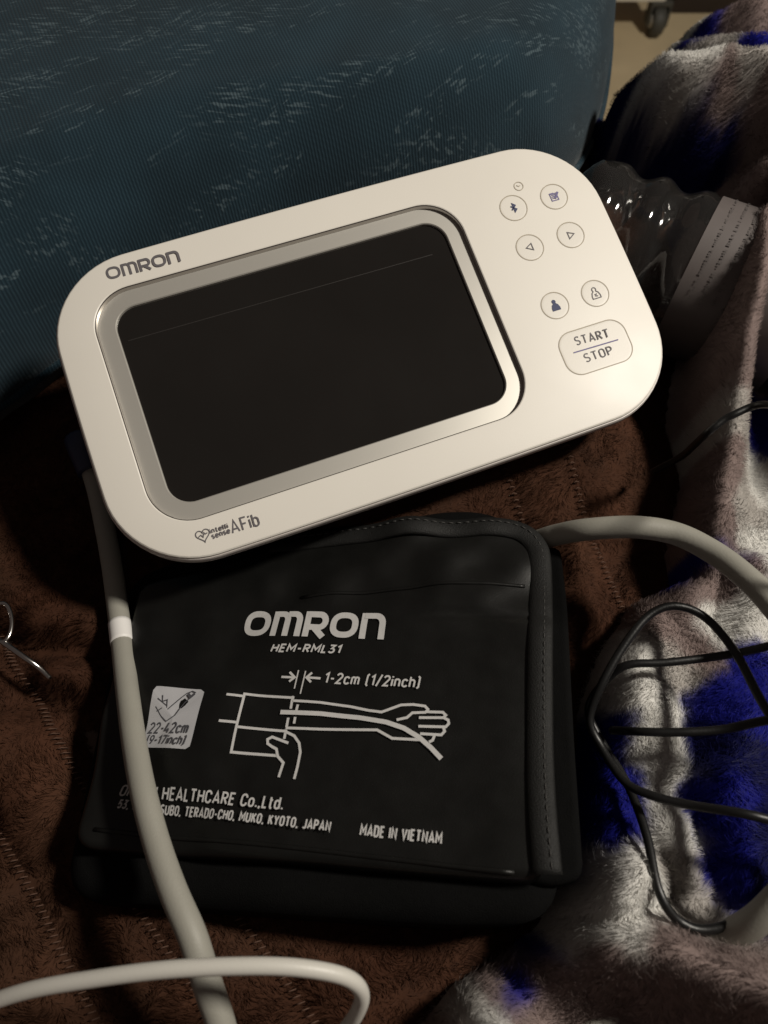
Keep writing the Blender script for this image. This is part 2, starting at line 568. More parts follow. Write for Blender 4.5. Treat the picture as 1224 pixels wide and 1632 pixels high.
M_shade = mk('shade_block_brown', (.022, .013, .009), .6, var=.3, scale=30)  # near-black brown for the added block of shade
M_mattress = mk('mattress_ticking', (.10, .07, .055), .9)
M_seam = mk('brown_thread', (.095, .048, .03), .8)
M_labelplastic = mk('frosted_label', (.115, .098, .094), .55, var=.10, scale=120)
M_labelink = mk('faded_label_ink', (.092, .079, .076), .7)
M_brown = attr_mat('brown_fleece_ground')
M_brownf = attr_mat('brown_fleece_pile', .7, 0, .12, .3)
M_blue = attr_mat('patchwork_fleece_ground')
M_bluef = attr_mat('patchwork_fleece_pile', .6, 0, .2, .3)

def clear_plastic():
    m = bpy.data.materials.new('clear_plastic'); m.use_nodes = True
    nt = m.node_tree; nt.nodes.clear()
    out = nt.nodes.new('ShaderNodeOutputMaterial')
    gl = nt.nodes.new('ShaderNodeBsdfGlossy'); gl.inputs['Roughness'].default_value = .06
    gl.inputs['Color'].default_value = (.95, .95, .95, 1)
    tr = nt.nodes.new('ShaderNodeBsdfTransparent'); tr.inputs['Color'].default_value = (.90, .90, .89, 1)
    df = nt.nodes.new('ShaderNodeBsdfDiffuse'); df.inputs['Color'].default_value = (.5, .48, .46, 1)
    fr = nt.nodes.new('ShaderNodeFresnel'); fr.inputs['IOR'].default_value = 1.5
    m0 = nt.nodes.new('ShaderNodeMixShader'); m0.inputs[0].default_value = .025
    m1 = nt.nodes.new('ShaderNodeMixShader')
    nt.links.new(tr.outputs[0], m0.inputs[1]); nt.links.new(df.outputs[0], m0.inputs[2])
    nt.links.new(fr.outputs[0], m1.inputs[0]); nt.links.new(m0.outputs[0], m1.inputs[1]); nt.links.new(gl.outputs[0], m1.inputs[2])
    nt.links.new(m1.outputs[0], out.inputs[0])
    return m
M_clear = clear_plastic()

def cushion_mat():
    m, nt, b = nodes('slate_blue_woven_fabric')
    N = nt.nodes; K = nt.links
    tc = N.new('ShaderNodeTexCoord')
    def mapped(rot, sc):
        mp0 = N.new('ShaderNodeMapping'); mp0.inputs['Rotation'].default_value = (0, 0, math.radians(rot))
        mp1 = N.new('ShaderNodeMapping'); mp1.inputs['Scale'].default_value = sc
        K.new(tc.outputs['Object'], mp0.inputs[0]); K.new(mp0.outputs[0], mp1.inputs[0])
        return mp1.outputs[0]
    def noise(vec, detail=2, rough=.5):
        n = N.new('ShaderNodeTexNoise'); n.inputs['Scale'].default_value = 1.0
        n.inputs['Detail'].default_value = detail; n.inputs['Roughness'].default_value = rough
        K.new(vec, n.inputs['Vector']); return n.outputs['Fac']
    def ramp(fac, lo_, hi_):
        r = N.new('ShaderNodeMapRange'); r.clamp = True
        r.inputs[1].default_value = lo_; r.inputs[2].default_value = hi_
        K.new(fac, r.inputs[0]); return r.outputs[0]
    def mul(a_, b_):
        r = N.new('ShaderNodeMath'); r.operation = 'MULTIPLY'; K.new(a_, r.inputs[0]); K.new(b_, r.inputs[1]); return r.outputs[0]
    def add(a_, b_):
        r = N.new('ShaderNodeMath'); r.operation = 'MAXIMUM'; K.new(a_, r.inputs[0]); K.new(b_, r.inputs[1]); return r.outputs[0]
    # slub dashes along the weft, gathered in slanting drifts
    d1 = ramp(noise(mapped(-3, (125, 950, 420)), 1), .56, .66)
    k1 = ramp(noise(mapped(-38, (18, 52, 40)), 2), .52, .63)
    d2 = ramp(noise(mapped(-38, (160, 950, 420)), 1), .57, .67)
    k2 = ramp(noise(mapped(-38, (10, 110, 60)), 2), .54, .62)
    dash = add(mul(d1, k1), mul(d2, k2))
    wv = N.new('ShaderNodeTexWave'); wv.inputs['Scale'].default_value = 1.0
    wv.inputs['Distortion'].default_value = 1.2; wv.inputs['Detail'].default_value = 2
    wv.wave_type = 'BANDS'; wv.bands_direction = 'X'
    K.new(mapped(-24, (250, 250, 250)), wv.inputs['Vector'])
    wv2 = N.new('ShaderNodeTexWave'); wv2.inputs['Scale'].default_value = 1.0
    wv2.inputs['Distortion'].default_value = 1.0
    wv2.wave_type = 'BANDS'; wv2.bands_direction = 'Y'
    K.new(mapped(0, (300, 300, 300)), wv2.inputs['Vector'])
    rib = mul(wv.outputs['Fac'], ramp(wv2.outputs['Fac'], -2.5, 1.0))
    tone = noise(mapped(10, (30, 30, 30)), 4)
    mixa = N.new('ShaderNodeMix'); mixa.data_type = 'RGBA'
    mixa.inputs[6].default_value = (.008, .020, .030, 1); mixa.inputs[7].default_value = (.018, .040, .055, 1)
    K.new(rib, mixa.inputs[0])
    mixt = N.new('ShaderNodeMix'); mixt.data_type = 'RGBA'; mixt.blend_type = 'MULTIPLY'
    mixt.inputs[0].default_value = 1
    rr = N.new('ShaderNodeMapRange'); rr.inputs[1].default_value = .3; rr.inputs[2].default_value = .7
    rr.inputs[3].default_value = .75; rr.inputs[4].default_value = 1.2
    K.new(tone, rr.inputs[0]); K.new(mixa.outputs[2], mixt.inputs[6]); K.new(rr.outputs[0], mixt.inputs[7])
    mixd = N.new('ShaderNodeMix'); mixd.data_type = 'RGBA'
    mixd.inputs[7].default_value = (.066, .098, .115, 1)
    K.new(mul(dash, ramp(rib, -.3, .6)), mixd.inputs[0]); K.new(mixt.outputs[2], mixd.inputs[6])
    K.new(mixd.outputs[2], b.inputs['Base Color'])
    b.inputs['Roughness'].default_value = .9; b.inputs['Specular IOR Level'].default_value = .15
    b.inputs['Sheen Weight'].default_value = .15
    bp = N.new('ShaderNodeBump'); bp.inputs['Strength'].default_value = .5; bp.inputs['Distance'].default_value = .0004
    K.new(rib, bp.inputs['Height']); K.new(bp.outputs[0], b.inputs['Normal'])
    return m
M_cushion = cushion_mat()

def sstep(a, b, x):
    t = np.clip((x-a)/(b-a), 0, 1); return t*t*(3-2*t)
def seg_dist(x, y, pl):
    """distance to a polyline and the interpolated third value there"""
    best = np.full(x.shape, 1e9); val = np.zeros(x.shape)
    for a, b in zip(pl[:-1], pl[1:]):
        dx, dy = b[0]-a[0], b[1]-a[1]
        t = np.clip(((x-a[0])*dx+(y-a[1])*dy)/(dx*dx+dy*dy+1e-12), 0, 1)
        d = np.hypot(x-a[0]-t*dx, y-a[1]-t*dy)
        zz = a[2]+(b[2]-a[2])*t
        m = d < best
        best = np.where(m, d, best); val = np.where(m, zz, val)
    return best, val
def inside(x, y, poly):
    c = np.zeros(x.shape, bool)
    n = len(poly)
    for i in range(n):
        x0, y0 = poly[i][:2]; x1, y1 = poly[(i+1) % n][:2]
        cond = ((y0 > y) != (y1 > y)) & (x < (x1-x0)*(y-y0)/(y1-y0+1e-15)+x0)
        c ^= cond
    return c

# ================================================================== SETTING
fl = obj('floor', [(-6, -1, -.45), (6, -1, -.45), (6, 9, -.45), (-6, 9, -.45)], [(0, 1, 2, 3)], M_floor, smooth=False)
fl['kind'] = 'structure'

BED_Y = 0.352      # far edge of the bed
# mattress under the blanket
bevel_box('bed', (1.4, .9, .19), M_mattress, None, (0, BED_Y-.45-.012, -.103), .03, 3)['kind'] = 'structure'

# ------------------------------------------------------------------ brown blanket
def brown_h(x, y):
    h = fbm(x, y, 22, 3)*0.007
    # soft creases at the left
    for pl, dp, wd in CREASES:
        d, v = seg_dist(x, y, pl)
        h = h - dp*np.exp(-(d/wd)**2)
    for pl, dp, wd in PUFFS:
        d, v = seg_dist(x, y, pl)
        h = h + dp*np.exp(-(d/wd)**2)
    # quilting valleys along the seams
    for s in SEAMS:
        d, v = seg_dist(x, y, s)
        h = h - .0022*np.exp(-(d/.004)**2)
    # falls over the far edge of the bed
    t = np.clip(y-(BED_Y-.02), 0, None)
    return h - np.where(y > BED_Y-.02, np.minimum(t*t*22, .03+t*3), 0) - .002
def pl(*pts, z=0.0):
    return [tuple(P(a, b, z)) for a, b in pts]
SEAMS = [pl((-60, 1240), (30, 1400), (90, 1520), (150, 1640), (200, 1740)),
         pl((190, 1400), (225, 1460), (300, 1570), (360, 1680)),
         pl((330, 1395), (390, 1475), (450, 1560), (520, 1660)),
         pl((-40, 960), (60, 1130), (140, 1270)),
         pl((720, 700), (800, 800), (860, 900)),
         pl((830, 660), (900, 780), (960, 900), (1000, 990))]
CREASES = [(pl((-20, 1010), (60, 1030), (150, 1045)), .006, .004), (pl((20, 1110), (100, 1120), (160, 1200)), .006, .006)]
PUFFS = [(pl((60, 995), (140, 1000)), .006, .006), (pl((90, 1075), (125, 1080)), .006, .006), (pl((-20, 1180), (40, 1260)), .006, .012),
         (pl((560, 790), (720, 740), (880, 690), (960, 660), z=.02), .024, .024), (pl((925, 900), (925, 990)), .006, .007), (pl((920, 225), (945, 250)), .012, .012)]
BROWN = np.array([.082, .034, .019])
def brown_col(x, y):
    t = .8+.5*fbm(x, y, 60, 3)+.25*vnoise(x, y, 400)
    c = BROWN[None]*np.clip(t, .4, 1.6)[:, None]
    k = np.clip(.5+1.3*fbm(x+3, y-5, 35, 3), 0, 1)[:, None]
    return c*(1-k*.35) + np.array([.105, .055, .033])[None]*k*.35

bl = thing('brown_blanket', 'brown plush quilted blanket lying under the cuff and the monitor', 'blanket', loc=(0, .1, 0))
bl_m = Matrix.Translation((0, -.1, 0))
xs = np.arange(-.42, .42, .0035); ys = np.arange(-.16, BED_Y+.035, .0035)
gx, gy = np.meshgrid(xs, ys)
gz = brown_h(gx, gy)
V = np.stack([gx.ravel(), gy.ravel()-.1, gz.ravel()], 1)
nx, ny = len(xs), len(ys)
F = [(j*nx+i, j*nx+i+1, (j+1)*nx+i+1, (j+1)*nx+i) for j in range(ny-1) for i in range(nx-1)]
sh = obj('cloth', V, F, M_brown, bl)
def set_col(o, c):
    ca = o.data.color_attributes.new('Col', 'FLOAT_COLOR', 'POINT')
    ca.data.foreach_set('color', np.concatenate([np.clip(c, 0, 1), np.ones((len(c), 1))], 1).astype(np.float32).ravel())
set_col(sh, brown_col(gx.ravel(), gy.ravel())*.8)

def surf_fur(name, parent, off, hf, cf, boxes, n, length, width, mat, keep=None, **kw):
    """pile on a height field, where it can come into view"""
    x = rng.uniform(boxes[0], boxes[1], n); y = rng.uniform(boxes[2], boxes[3], n)
    z = hf(x, y)
    pxx, pyy = to_px(np.stack([x, y, z], 1))
    m = (pxx > -90) & (pxx < 1314) & (pyy > -60) & (pyy < 1720)
    if keep is not None: m &= keep(x, y, z, pxx, pyy)
    x, y, z = x[m], y[m], z[m]
    e = .0008
    dx = (hf(x+e, y)-hf(x-e, y))/(2*e); dy = (hf(x, y+e)-hf(x, y-e))/(2*e)
    nr = np.stack([-dx, -dy, np.ones_like(dx)], 1); nr /= np.linalg.norm(nr, axis=1)[:, None]
    p = np.stack([x, y, z], 1) - np.asarray(off)
    return fur(name, parent, p, nr, cf(x, y), length, width, mat, **kw)
def brown_keep(x, y, z, px, py):
    under_dev = inside(px, py, [(230, 560), (900, 330), (960, 560), (300, 800)])
    under_cuff = inside(px, py, [(300, 960), (820, 900), (820, 1360), (180, 1360)])
    return ~(under_dev | under_cuff) & (y < .34)
surf_fur('pile', bl, (0, .1, 0), brown_h, brown_col, (-.17, .19, -.05, .35), 460000, .0025, .00016, M_brownf, brown_keep, lean=.9, clump=.6)
for s in SEAMS:
    s = catmull([(a[0], a[1], 0) for a in s], 14)
    d = np.concatenate([[0], np.cumsum(np.linalg.norm(np.diff(s, axis=0), axis=1))])
    parts = []
    for k, q in enumerate(np.arange(0, d[-1], .0019)):
        c = np.array([np.interp(q, d, s[:, 0]), np.interp(q, d, s[:, 1])])
        g = np.array([.0013, .0004])
        a2, b2 = c-g, c+g
        za = float(brown_h(a2[:1], a2[1:])[0])+.0022; zb = float(brown_h(b2[:1], b2[1:])[0])+.0022
        path = np.array([[a2[0], a2[1]-.1, za-.001], [c[0], c[1]-.1, (za+zb)/2+.0001], [b2[0], b2[1]-.1, zb-.001]])
        parts.append(sweep(path, .0002, 5))
    V, F = merge(parts)
    o = obj('stitched_seam', V, F, M_seam, bl)

# ------------------------------------------------------------------ patterned blanket
def R(*pts):
    return [tuple(P(a, b, z)) for a, b, z in pts]
RIDGES = [  # crest (photo place and height), half width
    (R((925, 195, .024), (950, 165, .040), (990, 122, .052), (1060, 90, .060), (1140, 78, .066), (1330, 74, .075)), .020),
    (R((1078, 70, .034), (1110, 62, .048), (1224, 54, .060), (1340, 50, .065)), .014),
    (R((1110, 44, .035), (1150, 18, .055), (1224, -14, .066), (1340, -30, .07)), .018),
    ([(.206, .305, .110), (.207, .265, .155), (.208, .215, .165), (.206, .155, .130), (.205, .090, .060)], .030),  # unseen mound in world metres, its height raised to shade bottle and valley
    (R((1180, 285, .040), (1224, 250, .060)), .014),
    (R((1240, 270, .078), (1228, 360, .076), (1208, 460, .066), (1180, 580, .052), (1152, 720, .042), (1128, 860, .032), (1105, 960, .022)), .0125),
    (R((1040, 985, .022), (1000, 1050, .030), (1015, 1110, .030), (1055, 1190, .022)), .014),
    (R((1215, 900, .030), (1195, 1010, .022), (1140, 1080, .016)), .012),
    (R((962, 1170, .016), (962, 1250, .022), (965, 1330, .026)), .013),
    (R((1030, 1275, .020), (1065, 1310, .022), (1100, 1400, .018)), .010),
    (R((1200, 1120, .026), (1190, 1300, .026), (1230, 1420, .024)), .014),
    (R((895, 1470, .020), (945, 1432, .036), (990, 1410, .040), (1020, 1400, .034)), .013),
    (R((870, 1530, .022), (960, 1512, .036), (1080, 1525, .042), (1160, 1560, .044), (1300, 1580, .046)), .012),
    (R((700, 1640, .020), (740, 1605, .030), (800, 1660, .034)), .010),
]
EDGE = [tuple(P(*t)[:2]) if len(t) == 3 else t for t in (
    (1340, -190, .0), (1210, -170, 0.0), (1100, -20, .0), (1040, 50, .0), (.120, .410), (.101, .380), (.095, .357), (.100, .338), (.116, .314), (.135, .295),
    (1188, 315, .060), (1160, 430, .055), (1128, 560, .045), (1110, 720, .018), (1075, 860, .010), (1082, 930, .008), (1010, 955, .006), (960, 1030, .006), (925, 1120, .006),
    (918, 1250, .006), (905, 1400, .006), (862, 1480, .006), (800, 1525, .004), (730, 1565, .004), (660, 1640, .004), (560, 1800, 0), (1500, 1800, 0), (1650, 800, 0), (1600, -190, 0))]
EDGE3 = [(a, b, 0) for a, b in EDGE] + [(EDGE[0][0], EDGE[0][1], 0)]
def blue_h(x, y):
    x = np.asarray(x, float); y = np.asarray(y, float)
    base = .010 + .006*fbm(x, y, 25, 2)
    # over the far edge the cloth hangs
    hang = np.where(y > BED_Y, (y-BED_Y)*1.2, 0)
    base = base - hang
    h = base
    for r, wd in RIDGES:
        wob = 1 + .35*vnoise(x+wd*40, y, 45)
        d, zz = seg_dist(x, y, r)
        k = np.exp(-(d/(wd*wob))**2*1.1)
        c = base + (zz-base)*k
        # smooth maximum
        s = .004
        h = np.where(True, np.maximum(h, c) + s*.25*np.exp(-((h-c)/s)**2)*k, h)
    h = h + .0022*fbm(x+9, y+4, 90, 2)
    d, _ = seg_dist(x, y, EDGE3)
    ins = inside(x, y, EDGE)
    sd = np.where(ins, d, -d)
    ref = -.006 - hang
    return np.where(sd > 0, (h-ref)*np.sqrt(np.clip(1-(1-np.clip(sd/.013, 0, 1))**2, 0, 1))+ref, ref-.006)
WHT, BLU, TAU, GRY = (.76, .745, .71), (.010, .012, .215), (.27, .205, .19), (.46, .43, .40)
NVY_SHADE = (.005, .006, .06)  # navy, with the shade of the fold valley put into the colour
PATCH = [(1000, 130, GRY), (970, 160, BLU), (940, 175, NVY_SHADE), (950, 190, NVY_SHADE), (965, 205, NVY_SHADE), (935, 185, BLU), (1010, 205, NVY_SHADE), (1000, 235, NVY_SHADE), (1050, 110, WHT), (1030, 150, GRY), (1110, 90, WHT), (1160, 140, TAU), (1090, 150, GRY), (1200, 90, GRY), (1215, 58, BLU), (1150, 62, GRY), (1090, 66, WHT),
         (1090, 40, BLU), (1140, 40, BLU), (1190, 10, TAU), (1160, 25, TAU), (1224, 150, TAU), (1120, 230, NVY_SHADE), (1060, 240, NVY_SHADE), (1200, 220, TAU), (1150, 270, NVY_SHADE), (1200, 300, TAU), (1224, 420, TAU), (1160, 250, NVY_SHADE),
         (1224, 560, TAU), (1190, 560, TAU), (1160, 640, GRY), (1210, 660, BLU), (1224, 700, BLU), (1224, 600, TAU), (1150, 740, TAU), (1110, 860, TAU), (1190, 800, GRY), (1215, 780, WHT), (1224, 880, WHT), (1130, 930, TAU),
         (1085, 925, BLU), (1050, 980, TAU), (1000, 1060, WHT), (1040, 1090, WHT), (1100, 1040, TAU), (1160, 1000, WHT), (1200, 990, WHT), (1190, 1060, BLU), (1224, 1150, BLU), (1150, 1120, BLU), (1180, 1260, BLU), (1224, 1300, NVY_SHADE), (1150, 1400, BLU), (1224, 1420, NVY_SHADE), (1210, 1220, NVY_SHADE), (1140, 1190, NVY_SHADE),
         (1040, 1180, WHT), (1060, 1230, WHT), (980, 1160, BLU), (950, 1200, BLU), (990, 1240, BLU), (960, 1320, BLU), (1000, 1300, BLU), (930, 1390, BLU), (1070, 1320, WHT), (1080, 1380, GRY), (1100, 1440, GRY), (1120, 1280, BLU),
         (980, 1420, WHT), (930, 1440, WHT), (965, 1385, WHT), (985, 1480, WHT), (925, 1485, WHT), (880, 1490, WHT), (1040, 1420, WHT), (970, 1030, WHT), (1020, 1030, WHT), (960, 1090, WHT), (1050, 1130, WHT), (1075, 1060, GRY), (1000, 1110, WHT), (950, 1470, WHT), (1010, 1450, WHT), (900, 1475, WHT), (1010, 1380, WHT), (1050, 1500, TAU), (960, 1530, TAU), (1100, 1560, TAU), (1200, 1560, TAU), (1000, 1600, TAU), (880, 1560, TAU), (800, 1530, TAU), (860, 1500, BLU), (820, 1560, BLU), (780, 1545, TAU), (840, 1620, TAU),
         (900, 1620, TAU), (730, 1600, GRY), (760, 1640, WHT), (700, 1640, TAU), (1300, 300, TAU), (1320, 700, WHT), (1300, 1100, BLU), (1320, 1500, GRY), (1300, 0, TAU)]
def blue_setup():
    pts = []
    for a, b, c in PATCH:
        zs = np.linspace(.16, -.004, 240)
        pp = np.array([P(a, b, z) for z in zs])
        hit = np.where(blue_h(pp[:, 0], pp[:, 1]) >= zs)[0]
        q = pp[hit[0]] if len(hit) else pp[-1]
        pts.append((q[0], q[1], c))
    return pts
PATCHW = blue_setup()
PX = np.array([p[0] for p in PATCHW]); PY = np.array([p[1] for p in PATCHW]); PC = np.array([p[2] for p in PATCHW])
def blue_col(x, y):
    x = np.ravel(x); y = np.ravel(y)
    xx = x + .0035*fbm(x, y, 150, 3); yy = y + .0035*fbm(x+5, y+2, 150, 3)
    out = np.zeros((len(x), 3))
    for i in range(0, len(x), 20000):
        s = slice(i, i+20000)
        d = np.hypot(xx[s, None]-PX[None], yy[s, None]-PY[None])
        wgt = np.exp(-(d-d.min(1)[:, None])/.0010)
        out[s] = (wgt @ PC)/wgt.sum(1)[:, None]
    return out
xb = thing('patterned_blanket', 'bunched plush blanket patterned in royal blue, white and taupe at the right', 'blanket', loc=(.15, .15, 0))
xs = np.arange(-.02, .36, .0022); ys = np.arange(-.15, .50, .0022)
gx, gy = np.meshgrid(xs, ys)
gz = blue_h(gx, gy)
nx, ny = len(xs), len(ys)
ok = inside(gx, gy, EDGE)
V = np.stack([gx.ravel()-.15, gy.ravel()-.15, gz.ravel()], 1)
okf = ok.ravel()
F = []
for j in range(ny-1):
    for i in range(nx-1):
        q = (j*nx+i, j*nx+i+1, (j+1)*nx+i+1, (j+1)*nx+i)
        if okf[q[0]] or okf[q[1]] or okf[q[2]] or okf[q[3]]: F.append(q)
used = np.zeros(len(V), bool); used[np.array(F).ravel()] = True
remap = np.cumsum(used)-1
F = [tuple(int(remap[i]) for i in q) for q in F]
cl = obj('cloth', V[used], F, M_blue, xb)
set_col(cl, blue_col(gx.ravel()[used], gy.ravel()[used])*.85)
def blue_keep(x, y, z, px, py):
    return inside(x, y, EDGE)
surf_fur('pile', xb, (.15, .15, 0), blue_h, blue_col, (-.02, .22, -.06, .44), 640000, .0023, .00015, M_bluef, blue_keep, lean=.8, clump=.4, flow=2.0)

# ------------------------------------------------------------------ cushion
def cushion():
    t = thing('cushion', 'slate blue woven cushion with pale slub dashes behind the monitor', 'cushion', loc=(-.1, .3, 0))
    o2 = []
    for a, b, z in ((1002, -120, .05), (1002, -40, .05), (990, 50, .05), (958, 130, .048), (905, 198, .045), (835, 250, .038), (740, 305, .03), (600, 352, .025), (450, 402, .02),
                    (300, 455, .018), (190, 510, .015), (100, 580, .01), (0, 655, .01), (-120, 700, .01), (-420, 640, .01), (-560, 400, .02)):
        o2.append(P(a, b, z)[:2])
    o2 += [np.array((-.55, .62)), np.array((-.30, .70)), np.array((.0, .68)), np.array((.10, .60))]
    out = catmull(o2 + [o2[0]], 14)[:-1]
    c = np.array([-.16, .36])
    rings = []
    prof = [(1.0, .0), (1.0, .012)]
    RE = .042
    n = len(out)
    d = out - c
    L = np.linalg.norm(d, axis=1)[:, None]
    u = d/L
    H = .078
    R0 = [np.column_stack([out-u*.012, np.full(n, -.004)])]
    for k in range(13):
        a = math.pi/2*k/12
        ins_ = RE*(1-math.cos(a)) - .0
        z = .012 + (H-.012)*math.sin(a)
        R0.append(np.column_stack([out-u*ins_, np.full(n, z)]))
    for s in np.linspace(0, 1, 26)[1:]:
        p = (out-u*RE)*(1-s)+c*s
        z = H + .010*(1-(1-s)**2) + .004*fbm(p[:, 0], p[:, 1], 14, 2)*min(1, s*5)
        R0.append(np.column_stack([p, z if not np.isscalar(z) else np.full(n, z)]))
    V, F = loft(R0, True, False)
    V = [(v[0]+.1, v[1]-.3, v[2]) for v in V]
    body = obj('cushion_cover', V, F, M_cushion, t)
    # seam piping low along the side
    path = np.column_stack([out+u*.0008, np.full(n, .012)])
    path = np.vstack([path, path[:1]]) - np.array([-.1, .3, 0])
    v, f = sweep(path, .0016, 8)
    obj('piping', v, f, M_cushion, t)
cushion()

# ================================================================== BLOOD PRESSURE MONITOR
DEV = Frame(P(612, 816, .0)*0 + np.array([-.0044, .169, CAM_H-.1786]), (.936, .351, .033), (-.341, .880, .329))
W_, H_ = .190, .1046
dev = thing('blood_pressure_monitor', 'cream white blood pressure monitor with dark blank screen leaning on the cushion', 'monitor', matrix=DEV.matrix())
OUT = rrect(W_-.0006, H_-.0004, .0275, 14, bow=.0010)
zc = lambda u, v: 0.0

# recess outline in panel coordinates, read from the photograph
rl = np.mean([DEV.uv(*p)[0] for p in ((153, 530), (180, 617), (206, 700))])
rr_ = np.mean([DEV.uv(*p)[0] for p in ((750, 396), (780, 466), (803, 520), (822, 565))])
rt = np.mean([DEV.uv(*p)[1] for p in ((280, 436), (400, 402), (500, 373), (600, 345))])
rb = np.mean([DEV.uv(*p)[1] for p in ((400, 799), (500, 767), (600, 733), (700, 699))])
RC = np.array([(rl+rr_)/2, (rt+rb)/2]); RW, RH = rr_-rl, rt-rb
REC = rrect(RW, RH, .0135, 14) + RC
# screen opening
dz = -.0019
sl = np.mean([DEV.uv(*p, n=dz)[0] for p in ((198, 560), (225, 650), (240, 700))])
sr = np.mean([DEV.uv(*p, n=dz)[0] for p in ((740, 430), (762, 500), (785, 570))])
st_ = np.mean([DEV.uv(*p, n=dz)[1] for p in ((300, 460), (400, 433), (600, 380))])
sb_ = np.mean([DEV.uv(*p, n=dz)[1] for p in ((400, 774), (500, 736), (600, 703), (700, 668))])
SC = np.array([(sl+sr)/2, (st_+sb_)/2]); SW, SH = sr-sl, st_-sb_
print('recess', RC, RW, RH, 'screen', SC, SW, SH)
SCR = rrect(SW, SH, .0075, 14) + SC

def resample(poly, n, start_ang=0.0, c=(0, 0)):
    p = np.asarray(poly) - np.asarray(c)
    q = np.vstack([p, p[:1]])
    dd = np.concatenate([[0], np.cumsum(np.linalg.norm(np.diff(q, axis=0), axis=1))])
    s = np.linspace(0, dd[-1], n, endpoint=False)
    return np.column_stack([np.interp(s, dd, q[:, 0]), np.interp(s, dd, q[:, 1])]) + np.asarray(c)
# front panel: flat face with the recess cut through it (outer loop bridged to inner loop)
def bridge_faces(outer, inner, off):
    """triangulate between two closed loops by arc fraction"""
    no, ni = len(outer), len(inner)
    F = []; i = j = 0
    ang = lambda p, c: math.atan2(p[1]-c[1], p[0]-c[0])
    while i < no or j < ni:
        a = outer[i % no]; b = inner[j % ni]
        if j >= ni or (i < no and np.linalg.norm(outer[(i+1) % no]-b) <= np.linalg.norm(inner[(j+1) % ni]-a)):
            F.append((off+i % no, off+(i+1) % no, off+no+j % ni)); i += 1
        else:
            F.append((off+i % no, off+no+(j+1) % ni, off+no+j % ni)); j += 1
    return F
def panel():
    n = len(OUT)
    prof = [(.0016, -.0030), (.0009, -.0016), (.0007, -.0010), (.0009, -.0004), (.0013, -.0001), (.0019, 0.0)]
    rings = [ring3(inset(OUT, a), z) for a, z in prof]
    V, F = loft(rings, False, False)
    last = (len(prof)-1)*n
    top2 = rings[-1][:, :2]
    # nearest start on recess loop
    rec = np.array(REC)
    k = np.argmin(np.linalg.norm(rec-top2[0], axis=1))
    rec = np.roll(rec, -k, 0)
    m = len(rec)
    V += [tuple(x) for x in ring3(inset(rec, -.0005), 0.0)]
    tri = bridge_faces(top2, rec, last)
    F += tri
    # small lip into the recess
    b0 = last+n
    V += [tuple(x) for x in ring3(inset(rec, -.0002), -.00015)]
    V += [tuple(x) for x in ring3(inset(rec, -.0001), -.0005)]
    for L in (0, 1):
        for j in range(m):
            q = (j+1) % m
            F.append((b0+L*m+j, b0+L*m+q, b0+(L+1)*m+q, b0+(L+1)*m+j))
    return V, F
V, F = panel()
o = obj('front_cover', V, F, M_white, dev, True, 25)
bm = bmesh.new(); bm.from_mesh(o.data); bmesh.ops.recalc_face_normals(bm, faces=bm.faces); bm.to_mesh(o.data); bm.free()
o.data.set_sharp_from_angle(angle=math.radians(25))
rim = [(.0040, -.0078), (.0012, -.0075), (.0003, -.0066), (0, -.0050), (0, -.0026), (.0002, -.0016), (.0005, -.0012), (.0010, -.0012), (.0014, -.0020)]
V, F = loft([ring3(inset(OUT, a), z) for a, z in rim], True, False)
obj('rim', V, F, M_rim, dev, True, 50)
# chrome wall of the recess
rec = REC
V, F = loft([ring3(inset(rec, -.00015), -.0002), ring3(inset(rec, .0001), -.0004), ring3(inset(rec, .0003), dz-.0002)], False, False)
obj('recess_trim', V, F, M_chrome, dev, True, 40)
# silver bezel ring with a bevelled inner lip
scr = SCR
k = np.argmin(np.linalg.norm(scr-rec[0], axis=1))
scr = np.roll(scr, -k, 0)
V = [tuple(x) for x in ring3(inset(rec, .0003), dz)] + [tuple(x) for x in ring3(inset(scr, -.0003), dz)]
F = bridge_faces(rec, scr, 0)
nb = len(V); m = len(scr)
V += [tuple(x) for x in ring3(scr, dz-.0003)] + [tuple(x) for x in ring3(inset(scr, .0001), dz-.0012)]
b0 = len(rec)
for j in range(m):
    q = (j+1) % m
    F.append((b0+j, b0+q, nb+q, nb+j)); F.append((nb+j, nb+q, nb+m+q, nb+m+j))
obj('silver_bezel', V, F, M_bezel, dev, True, 30)
scrn = obj('screen', [tuple(x) for x in ring3(inset(SCR, -.0002), dz-.0011)], [tuple(range(len(SCR)))], M_screen, dev, False)
fa = DEV.uv(203, 541, dz); fb = DEV.uv(690, 403, dz)
strokes('film_edge', [([fa, fb], False)], .00022, M_film, scrn, lambda u, v: dz-.0011, .00008)
# lower body, dark, tapering to the foot
B1 = inset(OUT, .0035)
cen = np.array([0.0, .004])
V, F = loft([ring3(B1, -.0074), ring3(inset(OUT, .0042), -.0130), ring3(inset(OUT, .0075), -.0180), ring3(inset(OUT, .011)*np.array([.97, .9])+cen, -.0215), ring3(inset(OUT, .014)*np.array([.95, .8])+cen, -.0225)][::-1])
o = obj('lower_case', V, F, M_base, dev, True, 50)
# rear battery foot
V, F = loft([ring3(rrect(.15, .032, .010, 6)+np.array([0, -.026]), -.040), ring3(rrect(.155, .040, .012, 6)+np.array([0, -.024]), -.030), ring3(rrect(.16, .046, .012, 6)+np.array([0, -.022]), -.0215)])
obj('battery_housing', V, F, M_base, dev, True, 40)

